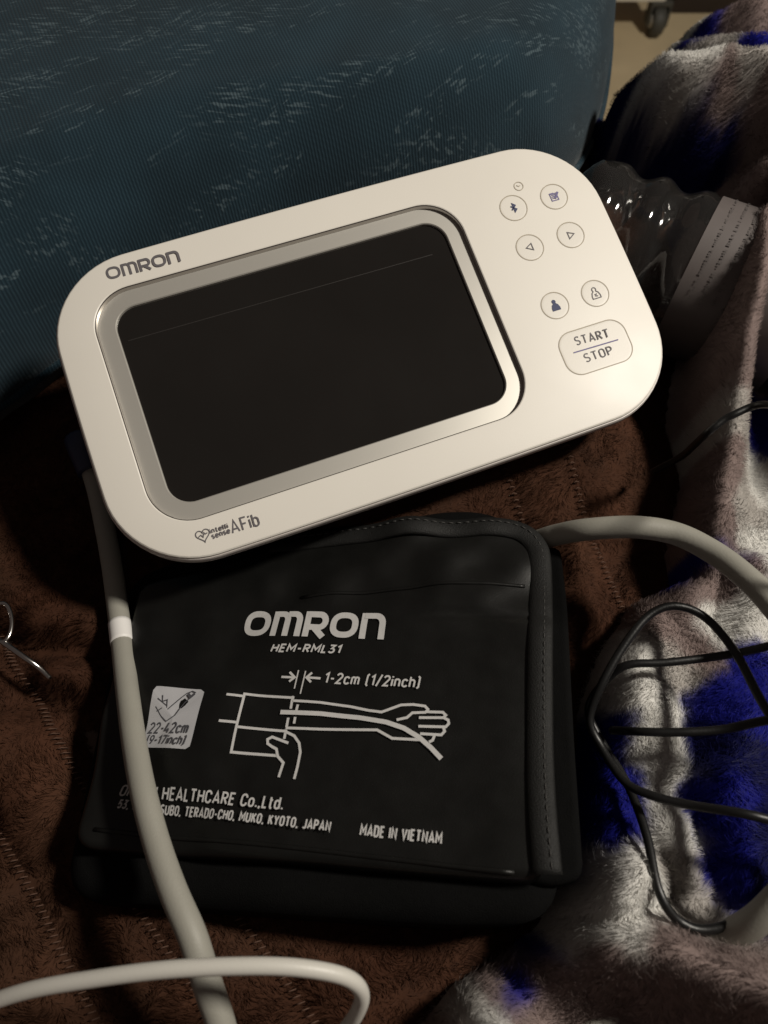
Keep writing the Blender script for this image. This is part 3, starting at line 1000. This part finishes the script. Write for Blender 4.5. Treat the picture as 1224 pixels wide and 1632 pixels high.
# lettering on the face
ll, lw = logo_lines(DEV.uv(172, 447), DEV.uv(289, 417), .0043, .2)
strokes('brand_lettering', ll, lw, M_printgrey, dev, zc)
text_print('writing_afib', 'AFib', DEV.uv(371.5, 851), DEV.uv(414.5, 838), .0043, M_printgrey, dev, zc, bold=.12)
text_print('writing_intelli', 'intelli', DEV.uv(336, 851), DEV.uv(364, 842), .0017, M_printgrey, dev, zc, bold=.2)
text_print('writing_sense', 'sense', DEV.uv(339.5, 859.5), DEV.uv(367.5, 850), .0019, M_printgrey, dev, zc, bold=.2)
hc = DEV.uv(323.5, 853)
def heart(s):
    pts = []
    for k in range(40):
        t = 2*math.pi*k/40
        pts.append((hc[0]+s*16*math.sin(t)**3/16, hc[1]+s*(13*math.cos(t)-5*math.cos(2*t)-2*math.cos(3*t)-math.cos(4*t))/16))
    return pts
strokes('heart_symbol', [(heart(.0021), True), ([(hc[0]-.0014, hc[1]-.0002), (hc[0]-.0006, hc[1]+.0002), (hc[0]-.0001, hc[1]-.0006), (hc[0]+.0005, hc[1]+.0006), (hc[0]+.0008, hc[1]+.0001), (hc[0]+.0015, hc[1]+.0003)], False)], .00034, M_printgrey, dev, zc, step=.001)

def disc(c, r, n=40):
    return np.array([(c[0]+r*math.cos(2*math.pi*k/n), c[1]+r*math.sin(2*math.pi*k/n)) for k in range(n)])
def key(name, outline, label):
    out = np.asarray(outline)
    V, F = loft([ring3(out, -.0003), ring3(out, .00001), ring3(inset(out, .0003), .00004), ring3(inset(out, .0008), .00005)], True, True)
    b = obj(name, V, F, M_white, dev, True, 50)
    b['label'] = label
    strokes('groove', [(inset(out, -.00008), True)], .00034, M_ringtan, b, zc, .00010)
    return b
zk = lambda u, v: .00005
def at(c, pts):
    return [(c[0]+x*.001, c[1]+y*.001) for x, y in pts]
BR = .0047
c = DEV.uv(818.5, 331.5)
b = key('round_button', disc(c, BR), 'round button with a wireless symbol')
strokes('wireless_symbol', [(at(c, [(-.9, .75), (.85, -.75), (0, -1.55), (0, 1.55), (.85, .75), (-.9, -.75)]), False)], .0005, M_navy, b, zk, step=.01)
c = DEV.uv(883, 313.5)
b = key('round_button', disc(c, BR), 'round button with a notebook symbol')
strokes('notebook_symbol', [(at(c, [(-1.3, -1.5), (1.2, -1.5), (1.2, 1.1), (-1.3, 1.1)]), True), (at(c, [(-1.5, 1.3), (.2, 1.3)]), False), (at(c, [(-.8, .6), (.6, .6)]), False), (at(c, [(-.8, .0), (.5, .0)]), False), (at(c, [(-.8, -.6), (.2, -.6)]), False), (at(c, [(.1, -.9), (1.8, 1.3)]), False, .0007)], .00034, M_violet, b, zk, step=.01)
c = DEV.uv(844.5, 394.5)
b = key('round_button', disc(c, BR), 'round button with a left arrow')
strokes('arrow_symbol', [(at(c, [(-1.3, .1), (.9, -1.2), (.9, 1.3)]), True)], .00035, M_printgrey, b, zk, step=.01)
c = DEV.uv(909.5, 374.5)
b = key('round_button', disc(c, BR), 'round button with a right arrow')
strokes('arrow_symbol', [(at(c, [(1.3, .1), (-.9, 1.2), (-.9, -1.3)]), True)], .00035, M_printgrey, b, zk, step=.01)
c = DEV.uv(884.5, 487)
b = key('round_button', disc(c, BR), 'round button with a solid blue person symbol')
def person(c):
    return at(c, [(-1.5, -1.9), (1.5, -1.9), (1.5, -.9), (1.1, .2), (.55, .62)] + [(.0+.72*math.cos(math.radians(a)), 1.35+.75*math.sin(math.radians(a))) for a in range(-45, 226, 30)] + [(-.55, .62), (-1.1, .2), (-1.5, -.9)])
poly_print('person_symbol', person(c), M_navy, b, zk)
c = DEV.uv(948.5, 467.5)
b = key('round_button', disc(c, BR), 'round button with an outlined person symbol')
strokes('person_symbol', [(person(c), True), (at(c, [(-.5, -.5), (.3, -.3), (-.2, -1.0), (.6, -1.2)]), False)], .00034, M_printgrey, b, zk, step=.01)
c = DEV.uv(826.5, 297)
strokes('clock_symbol', [(disc(c, .0016, 24), True), (at(c, [(-.7, .5), (0, -.1), (.6, .1)]), False)], .00028, M_ringtan, dev, zc, step=.01)
c = DEV.uv(949.5, 553)
b = key('start_stop_button', rrect(.0243, .0153, .0052, 10)+c, 'wide rounded start stop button')
text_print('writing_start', 'START', DEV.uv(919.5, 551), DEV.uv(971.5, 538), .0032, M_printgrey, b, zk, bold=.13, spacing=.26)
text_print('writing_stop', 'STOP', DEV.uv(935, 578), DEV.uv(977.5, 565), .0032, M_printgrey, b, zk, bold=.13, spacing=.26)
strokes('divider', [([DEV.uv(914, 562.5), DEV.uv(985, 541.5)], False)], .00042, M_violet, b, zk)

# ================================================================== ARM CUFF
CUF = Frame(P(600, 1150, .029), (.972, -.121, .200), (.138, .986, -.0935))
cuff = thing('arm_cuff', 'folded black nylon arm cuff with white printing below the monitor', 'cuff', matrix=CUF.matrix())
def cuff_n(u, v):
    """soft wrinkles of the top panel"""
    u = np.asarray(u, float); v = np.asarray(v, float)
    edge = sstep(.030, .060, np.abs(u-.003)) + sstep(.020, .045, v)
    a = .0062*fbm(u+2, v+1, 42, 2)*(0.10+np.clip(edge, 0, 1)) + .0009*np.exp(-((u-.036)**2+(v-.025)**2)/.00018) - .0010*np.exp(-((v-.0345+.05*(u-.02)*.2)/.0012)**2)*sstep(.0, .02, u)
    # swelling towards the right flap
    return a + .0012*np.exp(-((u-.040)/.010)**2)*np.exp(-((v+.03)/.03)**2)
zcu = lambda u, v: float(cuff_n(u, v))

def smooth_outline(pts, rads, n=8):
    """polygon with rounded corners"""
    p = [np.asarray(q, float) for q in pts]
    m = len(p); out = []
    for i in range(m):
        a, b, c = p[i-1], p[i], p[(i+1) % m]
        r = rads[i]
        da = (a-b)/np.linalg.norm(a-b); dc = (c-b)/np.linalg.norm(c-b)
        s, e = b+da*r, b+dc*r
        for k in range(n+1):
            t = k/n
            out.append((1-t)**2*s+2*t*(1-t)*b+t*t*e)
    q_ = np.vstack([out, out[:1]])
    dd = np.concatenate([[0], np.cumsum(np.linalg.norm(np.diff(q_, axis=0), axis=1))])
    m = max(40, int(dd[-1]/.0016))
    ss = np.linspace(0, dd[-1], m, endpoint=False)
    return np.column_stack([np.interp(ss, dd, q_[:, 0]), np.interp(ss, dd, q_[:, 1])])

def slab(name, out, top, edge_r, thick, zf, mat, parent, floor_z=None, rings=18, label=None, drop=None):
    """a soft layer of cloth: rounded edge, wrinkled top"""
    ar = 0.5*np.sum(out[:, 0]*np.roll(out[:, 1], -1)-np.roll(out[:, 0], -1)*out[:, 1])
    if ar < 0: out = out[::-1]
    n = len(out); c = out.mean(0)
    R0 = []
    zt = lambda p: np.array(zf(p[:, 0], p[:, 1]))
    er = np.minimum(edge_r, thick)
    if floor_z is not None:
        w3 = np.array([CUF.w(p[0], p[1], top-thick) for p in out])
        w3[:, 2] = floor_z
        loc = np.array([CUF.local(p) for p in w3])
        R0.append(loc)
    else:
        R0.append(np.column_stack([inset(out, er*.4), np.full(n, top-thick)]))
        R0.append(np.column_stack([out, np.full(n, top-thick+er*.3)]))
    for k in range(8):
        a = math.pi/2*k/7
        p = inset(out, er*(1-math.cos(a)))
        R0.append(np.column_stack([p, top-er+er*math.sin(a)+zt(p)]))
    pe = inset(out, er)
    for s in np.linspace(0, 1, rings)[1:]:
        p = pe*(1-s)+c*s
        R0.append(np.column_stack([p, top+zt(p)]))
    V, F = loft(R0, True, False)
    if drop is not None:
        V = [(v[0], v[1], v[2]+drop(v[0], v[1])) for v in V]
    o = obj(name, V, F, mat, parent)
    if label: o['label'] = label
    return o
q = lambda a, b, n=0.0: CUF.uv(a, b, n)
# lowest layers of the fold: out to the bed
n1 = -.007
out1 = smooth_outline([q(205, 925, n1), q(170, 1040, n1), q(86, 1428, n1), q(420, 1452, n1), q(700, 1470, n1), q(892, 1466, n1), q(880, 870, n1), q(780, 800, n1), q(400, 830, n1)],
                      [.008, .008, .011, .006, .006, .012, .010, .01, .01])
slab('folded_underside', out1, n1, .006, .012, lambda u, v: .0015*fbm(u, v, 45, 2), M_loop, cuff, floor_z=.001)
# strip of loop fabric that sticks out at the right
n2 = -.0045
out2 = smooth_outline([q(830, 875, n2), q(893, 868, n2), q(904, 960, n2), q(915, 1180, n2), q(930, 1395, n2), q(880, 1412, n2), q(830, 1400, n2)], [.003, .003, .006, .006, .003, .003, .003], 5)
slab('loop_strip', out2, n2, .0018, .005, lambda u, v: .0006*fbm(u, v, 120, 2), M_loop, cuff, label='fuzzy loop strip past the bound edge')
# printed top panel
outp = smooth_outline([q(222, 935), q(180, 1060), q(112, 1350), q(480, 1372), q(700, 1392), q(870, 1404), q(868, 1200), q(867, 1000), q(866, 838), q(620, 850), q(430, 868)],
                      [.005, .008, .007, .01, .01, .006, .006, .006, .0085, .01, .01])
def panel_drop(u, v):
    b = q(480, 1335)[1]
    return -.05*max(0, (b+.006)-v)**1.0*.35 if v < b+.006 else 0.0
slab('printed_panel', outp, 0.0, .0024, .0075, cuff_n, M_cuff, cuff, drop=panel_drop, rings=30)
# bound edge along the top and the right
path = [q(430, 866), q(560, 853), q(700, 843), q(780, 838), q(826, 842), q(852, 862), q(860, 895), q(861, 980), q(860, 1080), q(860, 1200), q(864, 1300), q(872, 1395)]
path = catmull([(p[0], p[1], 0) for p in path], 10)
path[:, 2] = cuff_n(path[:, 0], path[:, 1]) + .0002
v, f = sweep(path, .0036, 12, flat=.42)
obj('edge_binding', v, f, M_cuff2, cuff)
# stitching beside the binding
def offset_path(pa, d):
    t = np.gradient(pa[:, :2], axis=0); t /= np.linalg.norm(t, axis=1)[:, None]
    nn = np.stack([-t[:, 1], t[:, 0]], 1)
    return pa[:, :2]+nn*d
sp = offset_path(path, .0012)
dl = np.concatenate([[0], np.cumsum(np.linalg.norm(np.diff(sp, axis=0), axis=1))])
parts = []
for s in np.arange(.001, dl[-1]-.002, .0026):
    pts = []
    for e in (0, .0008, .0016):
        x = np.interp(s+e, dl, sp[:, 0]); y = np.interp(s+e, dl, sp[:, 1])
        pts.append((x, y, float(cuff_n(x, y))+.0017+(.0002 if e == .0008 else 0)))
    parts.append(sweep(np.array(pts), .00016, 5))
V, F = merge(parts)
tag(obj('stitching', V, F, M_thread, cuff), kind='stuff')
# raised seam lines across the panel
for pts in ([(480, 952), (640, 938), (760, 932), (836, 930)], [(150, 1322), (400, 1344), (600, 1366), (820, 1392)]):
    pa = catmull([(*q(*p), 0) for p in pts], 10)
    pa[:, 2] = [zcu(a, b)+panel_drop(a, b)+.0001 for a, b in pa[:, :2]]
    v, f = sweep(pa, .0006, 8, flat=.7)
    obj('seam', v, f, M_cuff, cuff)

# printing ------------------------------------------------------------------
ll, lw = logo_lines(q(383, 1011), q(612, 1021), .0087, .24)
strokes('brand_lettering', ll, lw, M_ink, cuff, zcu, .0003)
TP = lambda name, s, a, b, cap, **k: text_print(name, s, q(*a), q(*b), cap, M_ink, cuff, zcu, lift=.0003, **k)
TP('writing_model', 'HEM-RML31', (432, 1040), (541, 1043.5), .0029, shear=.16, bold=.19)
TP('writing_distance', '1-2cm (1/2inch)', (517, 1090), (667, 1098.5), .0035, shear=.08, bold=.15)
TP('writing_company', 'OMRON HEALTHCARE Co.,Ltd.', (187, 1267), (451, 1293), .0034, bold=.15)
TP('writing_address', '53, KUNOTSUBO, TERADO-CHO, MUKO, KYOTO, JAPAN', (186, 1288), (527, 1328), .0026, bold=.17, spacing=.26)
TP('writing_origin', 'MADE IN VIETNAM', (574, 1332), (703, 1347), .0029, bold=.17, spacing=.26)
def D(x, y):          # diagram traced at 2.11 x from (180, 920)
    return q(180+x/2.11, 920+y/2.11)
def DL(*pts): return [D(*p) for p in pts]
SWD = .00075
diagram = [
    (DL((390, 402), (446, 405)), False), (DL((365, 491), (424, 494)), False),
    (DL((612, 408), (447, 397), (402, 592), (556, 602)), False),
    (DL((607, 402), (600, 445)), False), (DL((592, 475), (578, 546)), False), 
    (DL((426, 509), (580, 520), (612, 536), (628, 560), (632, 590), (622, 640), (611, 680)), False),
    (DL((592, 560), (560, 548), (538, 540), (523, 548), (523, 562), (537, 572), (552, 580), (556, 604), (575, 626), (559, 674)), False),
    (DL((608, 418), (700, 424), (800, 437), (860, 450), (905, 456), (935, 445), (970, 432), (1010, 430), (1050, 435), (1060, 446), (1054, 456)), False),
    (DL((1054, 456), (1008, 458), (990, 474), (955, 482)), False),
    (DL((1050, 454), (1110, 456), (1120, 466), (1112, 474), (1030, 474)), False),
    (DL((1112, 474), (1128, 482), (1130, 494), (1120, 505), (1028, 503)), False),
    (DL((1112, 506), (1116, 520), (1105, 532), (1034, 528)), False),
    (DL((1082, 534), (1076, 550), (1064, 556)), False),
    (DL((584, 510), (700, 514), (890, 516), (915, 530), (940, 544), (1035, 549)), False),
    (DL((566, 457), (700, 462), (830, 475), (920, 490), (980, 510), (1030, 540), (1070, 575), (1105, 612)), False, .0013),
    (DL((625, 432), (620, 452)), False), (DL((616, 474), (612, 496)), False),
]
strokes('arm_diagram', diagram, SWD, M_ink, cuff, zcu, .0003, .002)
strokes('distance_arrows', [
    (DL((568, 337), (610, 339)), False, .0007), (DL((596, 321), (613, 339), (594, 353)), False, .0007),
    (DL((626, 315), (612, 377)), False, .0004), (DL((650, 318), (632, 395)), False, .0004),
    (DL((700, 343), (655, 340)), False, .0007), (DL((672, 324), (653, 340), (668, 356)), False, .0007)], .0007, M_ink, cuff, zcu, .0003, .002)
# size label
so = smooth_outline([D(150, 374), D(318, 386), D(262, 584), D(92, 566)], [.0014]*4, 5)
V = [(p[0], p[1], zcu(p[0], p[1])+.0003) for p in so]
cz = so.mean(0); V.append((cz[0], cz[1], zcu(*cz)+.0003))
nl = len(so)
lab = obj('size_label', V, [(i, (i+1) % nl, nl) for i in range(nl)], M_label, cuff, False)
zl = lambda u, v: zcu(u, v)+.0003
LL = lambda *p: DL(*p)
strokes('bent_arm_symbol', [
    (LL((150, 440), (165, 470), (182, 488), (215, 470), (250, 430), (278, 405), (286, 396), (276, 391), (258, 398), (240, 412), (215, 432), (190, 450)), False),
    (LL((160, 415), (190, 440)), False), (LL((178, 405), (175, 425), (192, 420), (188, 445)), False), (LL((152, 455), (172, 445)), False),
    (LL((262, 400), (270, 412), (284, 400)), False, .0008)], .00032, M_darkink, lab, zl, .0002, .002)
text_print('writing_size', '22-42cm', D(116, 524), D(254, 532), .0033, M_darkink, lab, zl, shear=.12, lift=.0002)
text_print('writing_inches', '(9-17inch)', D(106, 558), D(244, 569), .0027, M_darkink, lab, zl, shear=.12, lift=.0002)

# ================================================================== TUBE, CABLES
tube = thing('air_tube', 'thick grey rubber air tube with a white band running from the cuff', 'tube', loc=P(900, 855, .04))
T0 = P(900, 855, .04)
tp = [(800, 880, .018), (850, 864, .022), (885, 853, .029), (935, 844, .038), (1010, 840, .043), (1075, 850, .044), (1130, 876, .046), (1180, 912, .050), (1230, 962, .054), (1300, 1060, .060), (1330, 1200, .058), (1300, 1350, .050),
      (1224, 1450, .040), (1160, 1492, .030), (1100, 1515, .022), (1020, 1560, .012), (900, 1680, .008), (700, 1790, .008), (480, 1790, .014), (380, 1700, .022), (345, 1610, .028), (325, 1550, .032), (306, 1490, .035), (276, 1420, .034), (250, 1345, .031), (229, 1265, .028), (214, 1185, .022), (204, 1110, .016), (195, 1030, .010), (187, 965, .007), (178, 900, .006), (167, 840, .006), (155, 785, .007), (143, 745, .009)]
tpath = catmull([P(*p) for p in tp], 14) - T0
v, f = sweep(tpath, .00345, 18)
tb = obj('hose', v, f, M_tube, tube)
ci = np.array([to_px(p+T0)[1] for p in tpath])
left = np.arange(len(tpath)) > 20*14
sel = np.where(left & (ci > 990) & (ci < 1026))[0]
seg = tpath[sel[0]:sel[-1]+1]
v, f = sweep(seg, .00362, 18)
obj('white_band', v, f, M_band, tube)
pe = np.array([P(146, 752, .009), P(139, 735, .010), P(130, 715, .011), P(124, 700, .011)])-T0
v, f = sweep(catmull(pe, 6), .0050, 14)
obj('plug', v, f, M_plug, tube)

def cable(name, label, pts, r, mat, cat='cable', sides=12):
    o = P(*pts[0])
    t = thing(name, label, cat, loc=o)
    path = catmull([P(*p) for p in pts], 12)-o
    v, f = sweep(path, r, sides)
    obj('cord', v, f, mat, t)
    return t, path, o
cable('white_charging_cable', 'thin white charging cable arching across the bottom left corner', [(-160, 1650, .030), (-60, 1614, .040), (40, 1580, .048), (150, 1560, .053), (260, 1546, .056), (370, 1540, .057), (460, 1541, .056), (530, 1551, .053), (565, 1566, .049), (577, 1588, .043), (568, 1616, .036), (545, 1650, .026), (520, 1700, .016)], .0017, M_cable, sides=16)
cable('black_charging_cable', 'thin black charging cable looped over the blue and white blanket', [
    (1040, 752, .016), (1085, 728, .028), (1112, 704, .040), (1132, 686, .048), (1165, 663, .052), (1224, 645, .060), (1330, 690, .100), (1400, 850, .080), (1330, 1000, .060), (1224, 1030, .044), (1150, 1045, .038), (1060, 1056, .036), (1000, 1060, .034),
    (965, 1085, .028), (938, 1130, .022), (958, 1180, .020), (1000, 1250, .024), (1030, 1330, .030), (1050, 1420, .034), (1085, 1470, .032), (1140, 1480, .032), (1240, 1440, .036), (1320, 1380, .040), (1290, 1330, .042),
    (1200, 1300, .046), (1100, 1283, .038), (1040, 1268, .034), (995, 1245, .030), (958, 1190, .026), (940, 1145, .028), (962, 1085, .034), (1002, 1018, .038), (1038, 978, .040), (1078, 966, .041), (1125, 985, .040), (1172, 1040, .042), (1215, 1120, .046), (1270, 1200, .050), (1320, 1190, .05), (1280, 1150, .048),
    (1224, 1148, .046), (1150, 1163, .040), (1080, 1167, .037), (1020, 1166, .033), (975, 1164, .024)], .0012, M_black, sides=10)

# silver wire loop at the left edge
wl = thing('metal_wire_loop', 'thin shiny silver wire loop on the brown blanket at the left edge', 'wire loop', loc=P(5, 1010, .012))
o0 = P(5, 1010, .012)
cc = [(3+16*math.cos(math.radians(a)), 992+31*math.sin(math.radians(a)), .012) for a in range(-100, 250, 22)]
v, f = sweep(catmull([P(*p) for p in cc], 6)-o0, .0007, 8)
obj('ring', v, f, M_steel, wl)
v, f = sweep(catmull([P(*p) for p in ((-4, 1018, .011), (14, 1030, .012), (38, 1047, .012), (60, 1062, .010), (80, 1081, .006))], 8)-o0, .0009, 8)
obj('stem', v, f, M_steel, wl)

# ================================================================== BOTTLE
def bottle():
    ax = np.array([.87, -.50, -.0]); ax /= np.linalg.norm(ax)
    r0 = .0305
    base = P(992, 405, .031) - ax*.030
    base[2] = .0315
    side = np.array([-ax[1], ax[0], 0]); up = np.array([0, 0, 1.0])
    m = Matrix.Identity(4)
    for i in range(3):
        m[i][0], m[i][1], m[i][2], m[i][3] = side[i], up[i], ax[i], base[i]
    t = thing('plastic_bottle', 'clear ribbed plastic bottle lying behind the right end of the monitor', 'bottle', matrix=m)
    prof = []
    # petal base, ribs, label zone, shoulder, neck
    for k in range(9):
        a = math.pi/2*k/8
        prof.append((.004+(r0-.004)*math.sin(a), .016*(1-math.cos(a))))
    for z in np.arange(.018, .052, .0011):
        ph = (z-.018)/.0165
        prof.append((r0 - .0032*(0.5-0.5*math.cos(2*math.pi*ph)), z))
    prof += [(r0, .053), (r0-.0008, .055), (r0-.0008, .100), (r0, .102)]
    for k in range(9):
        a = math.pi/2*k/8
        prof.append((r0-(r0-.012)*(1-math.cos(a)), .104+.034*math.sin(a)))
    prof += [(.012, .150), (.0135, .151), (.0135, .153), (.012, .154), (.012, .165)]
    n = 56
    V = []; F = []
    for r, z in prof:
        for k in range(n):
            a = 2*math.pi*k/n
            rr = r*(1 + (.05*math.cos(5*a) if z < .012 else 0)) 
            V.append((rr*math.cos(a), rr*math.sin(a), z))
    for i in range(len(prof)-1):
        for k in range(n):
            F.append((i*n+k, i*n+(k+1) % n, (i+1)*n+(k+1) % n, (i+1)*n+k))
    F.append(tuple(range(n))[::-1])
    obj('bottle_wall', V, F, M_clear, t)
    # wrap-around label
    V = []; F = []
    for z in (.056, .070, .085, .099):
        for k in range(n):
            a = 2*math.pi*k/n
            V.append(((r0-.0003)*math.cos(a), (r0-.0003)*math.sin(a), z))
    for i in range(3):
        for k in range(n):
            F.append((i*n+k, i*n+(k+1) % n, (i+1)*n+(k+1) % n, (i+1)*n+k))
    lb = obj('label_wrap', V, F, M_labelplastic, t)
    # lines of small print round the label
    parts = []
    for z in (.0612, .0655, .0698, .0741):
        a = .5+random.uniform(0, .3)
        while a < 2.7:
            da = random.uniform(.008, .022); hz = random.uniform(.9, 2.2)
            vv = []
            for k in range(5):
                aa = a+da*k/4
                for dz_ in (-.0003, .0003):
                    vv.append(((r0+.0001)*math.cos(aa), (r0+.0001)*math.sin(aa), z+dz_*hz))
            parts.append((vv, [(2*k, 2*k+2, 2*k+3, 2*k+1) for k in range(4)]))
            a += da+(.012 if random.random() > .2 else .05)
    V, F = merge(parts)
    tag(obj('small_print', V, F, M_labelink, lb), kind='stuff')
    # screw cap
    V, F = [], []
    pr = [(0.0005, .166), (.013, .166), (.0145, .165), (.0145, .154), (.013, .1535)]
    for r, z in pr:
        for k in range(n):
            a = 2*math.pi*k/n
            V.append((r*(1+(.02 if k % 2 else 0))*math.cos(a), r*(1+(.02 if k % 2 else 0))*math.sin(a), z))
    for i in range(len(pr)-1):
        for k in range(n):
            F.append((i*n+k, i*n+(k+1) % n, (i+1)*n+(k+1) % n, (i+1)*n+k))
    obj('cap', V, F, M_band, t)
bottle()

# ================================================================== BEYOND THE BED
fz = -.45
cpt = P(1040, 56, fz)
cs = thing('wheeled_base', 'cream steel base leg on a grey caster standing on the tan floor', 'equipment base', loc=cpt)
bevel_box('base_leg', (.50, .055, .022), M_metalwhite, cs, (-.245, .022, .064), .005)
# caster: wheel with tyre, fork, stem
def wheel(name, r, wd, c, mat, parent):
    n = 28; pr = [(r*.3, -wd/2), (r*.86, -wd/2), (r, -wd*.3), (r, wd*.3), (r*.86, wd/2), (r*.3, wd/2)]
    V = []; F = []
    for rad, x in pr:
        for k in range(n):
            a = 2*math.pi*k/n
            V.append((c[0]+x, c[1]+rad*math.cos(a), c[2]+rad*math.sin(a)))
    for i in range(len(pr)-1):
        for k in range(n):
            F.append((i*n+k, i*n+(k+1) % n, (i+1)*n+(k+1) % n, (i+1)*n+k))
    F.append(tuple(range(n))[::-1]); F.append(tuple(range((len(pr)-1)*n, len(pr)*n)))
    return obj(name, V, F, mat, parent, True, 40)
wheel('wheel', .023, .020, (0, 0, .023), M_rubber, cs)
wheel('hub', .011, .024, (0, 0, .023), M_metalwhite, cs)
for s in (-1, 1):
    bevel_box('fork_arm', (.004, .026, .034), M_rubber, cs, (s*.0155, .006, .032), .0015)
bevel_box('fork_crown', (.036, .034, .008), M_rubber, cs, (0, .010, .050), .002)
v, f = sweep(np.array([(0, .022, .07), (0, .022, .10)]), .006, 12)
obj('stem', v, f, M_steel, cs)
bm = bmesh.new(); bmesh.ops.create_uvsphere(bm, u_segments=16, v_segments=8, radius=.013)
bmesh.ops.scale(bm, vec=(1, 1, .7), verts=bm.verts); bmesh.ops.translate(bm, vec=(.016, .010, .066), verts=bm.verts)
from_bm('bolt_cap', bm, M_steel, cs, True, 180)

cb = P(1063, 56, fz)  # added block, dark where there is only shade beyond the caster
shade_block = thing('dark_shade_block', 'added dark brown block standing in for the shade beyond the caster', 'shade block', loc=cb)
bevel_box('shade_block_body', (.90, .5, .80), M_shade, shade_block, (.46, .30, .46), .006)
bevel_box('shade_block_foot', (.88, .46, .06), M_shade, shade_block, (.46, .30, .03), .003)

# ------------------------------------------------------------------ render
scn.render.engine = 'CYCLES'
scn.cycles.transparent_max_bounces = 16
scn.cycles.max_bounces = 8
scn.cycles.use_denoising = True
scn.render.resolution_x = 768
scn.render.resolution_y = 1024
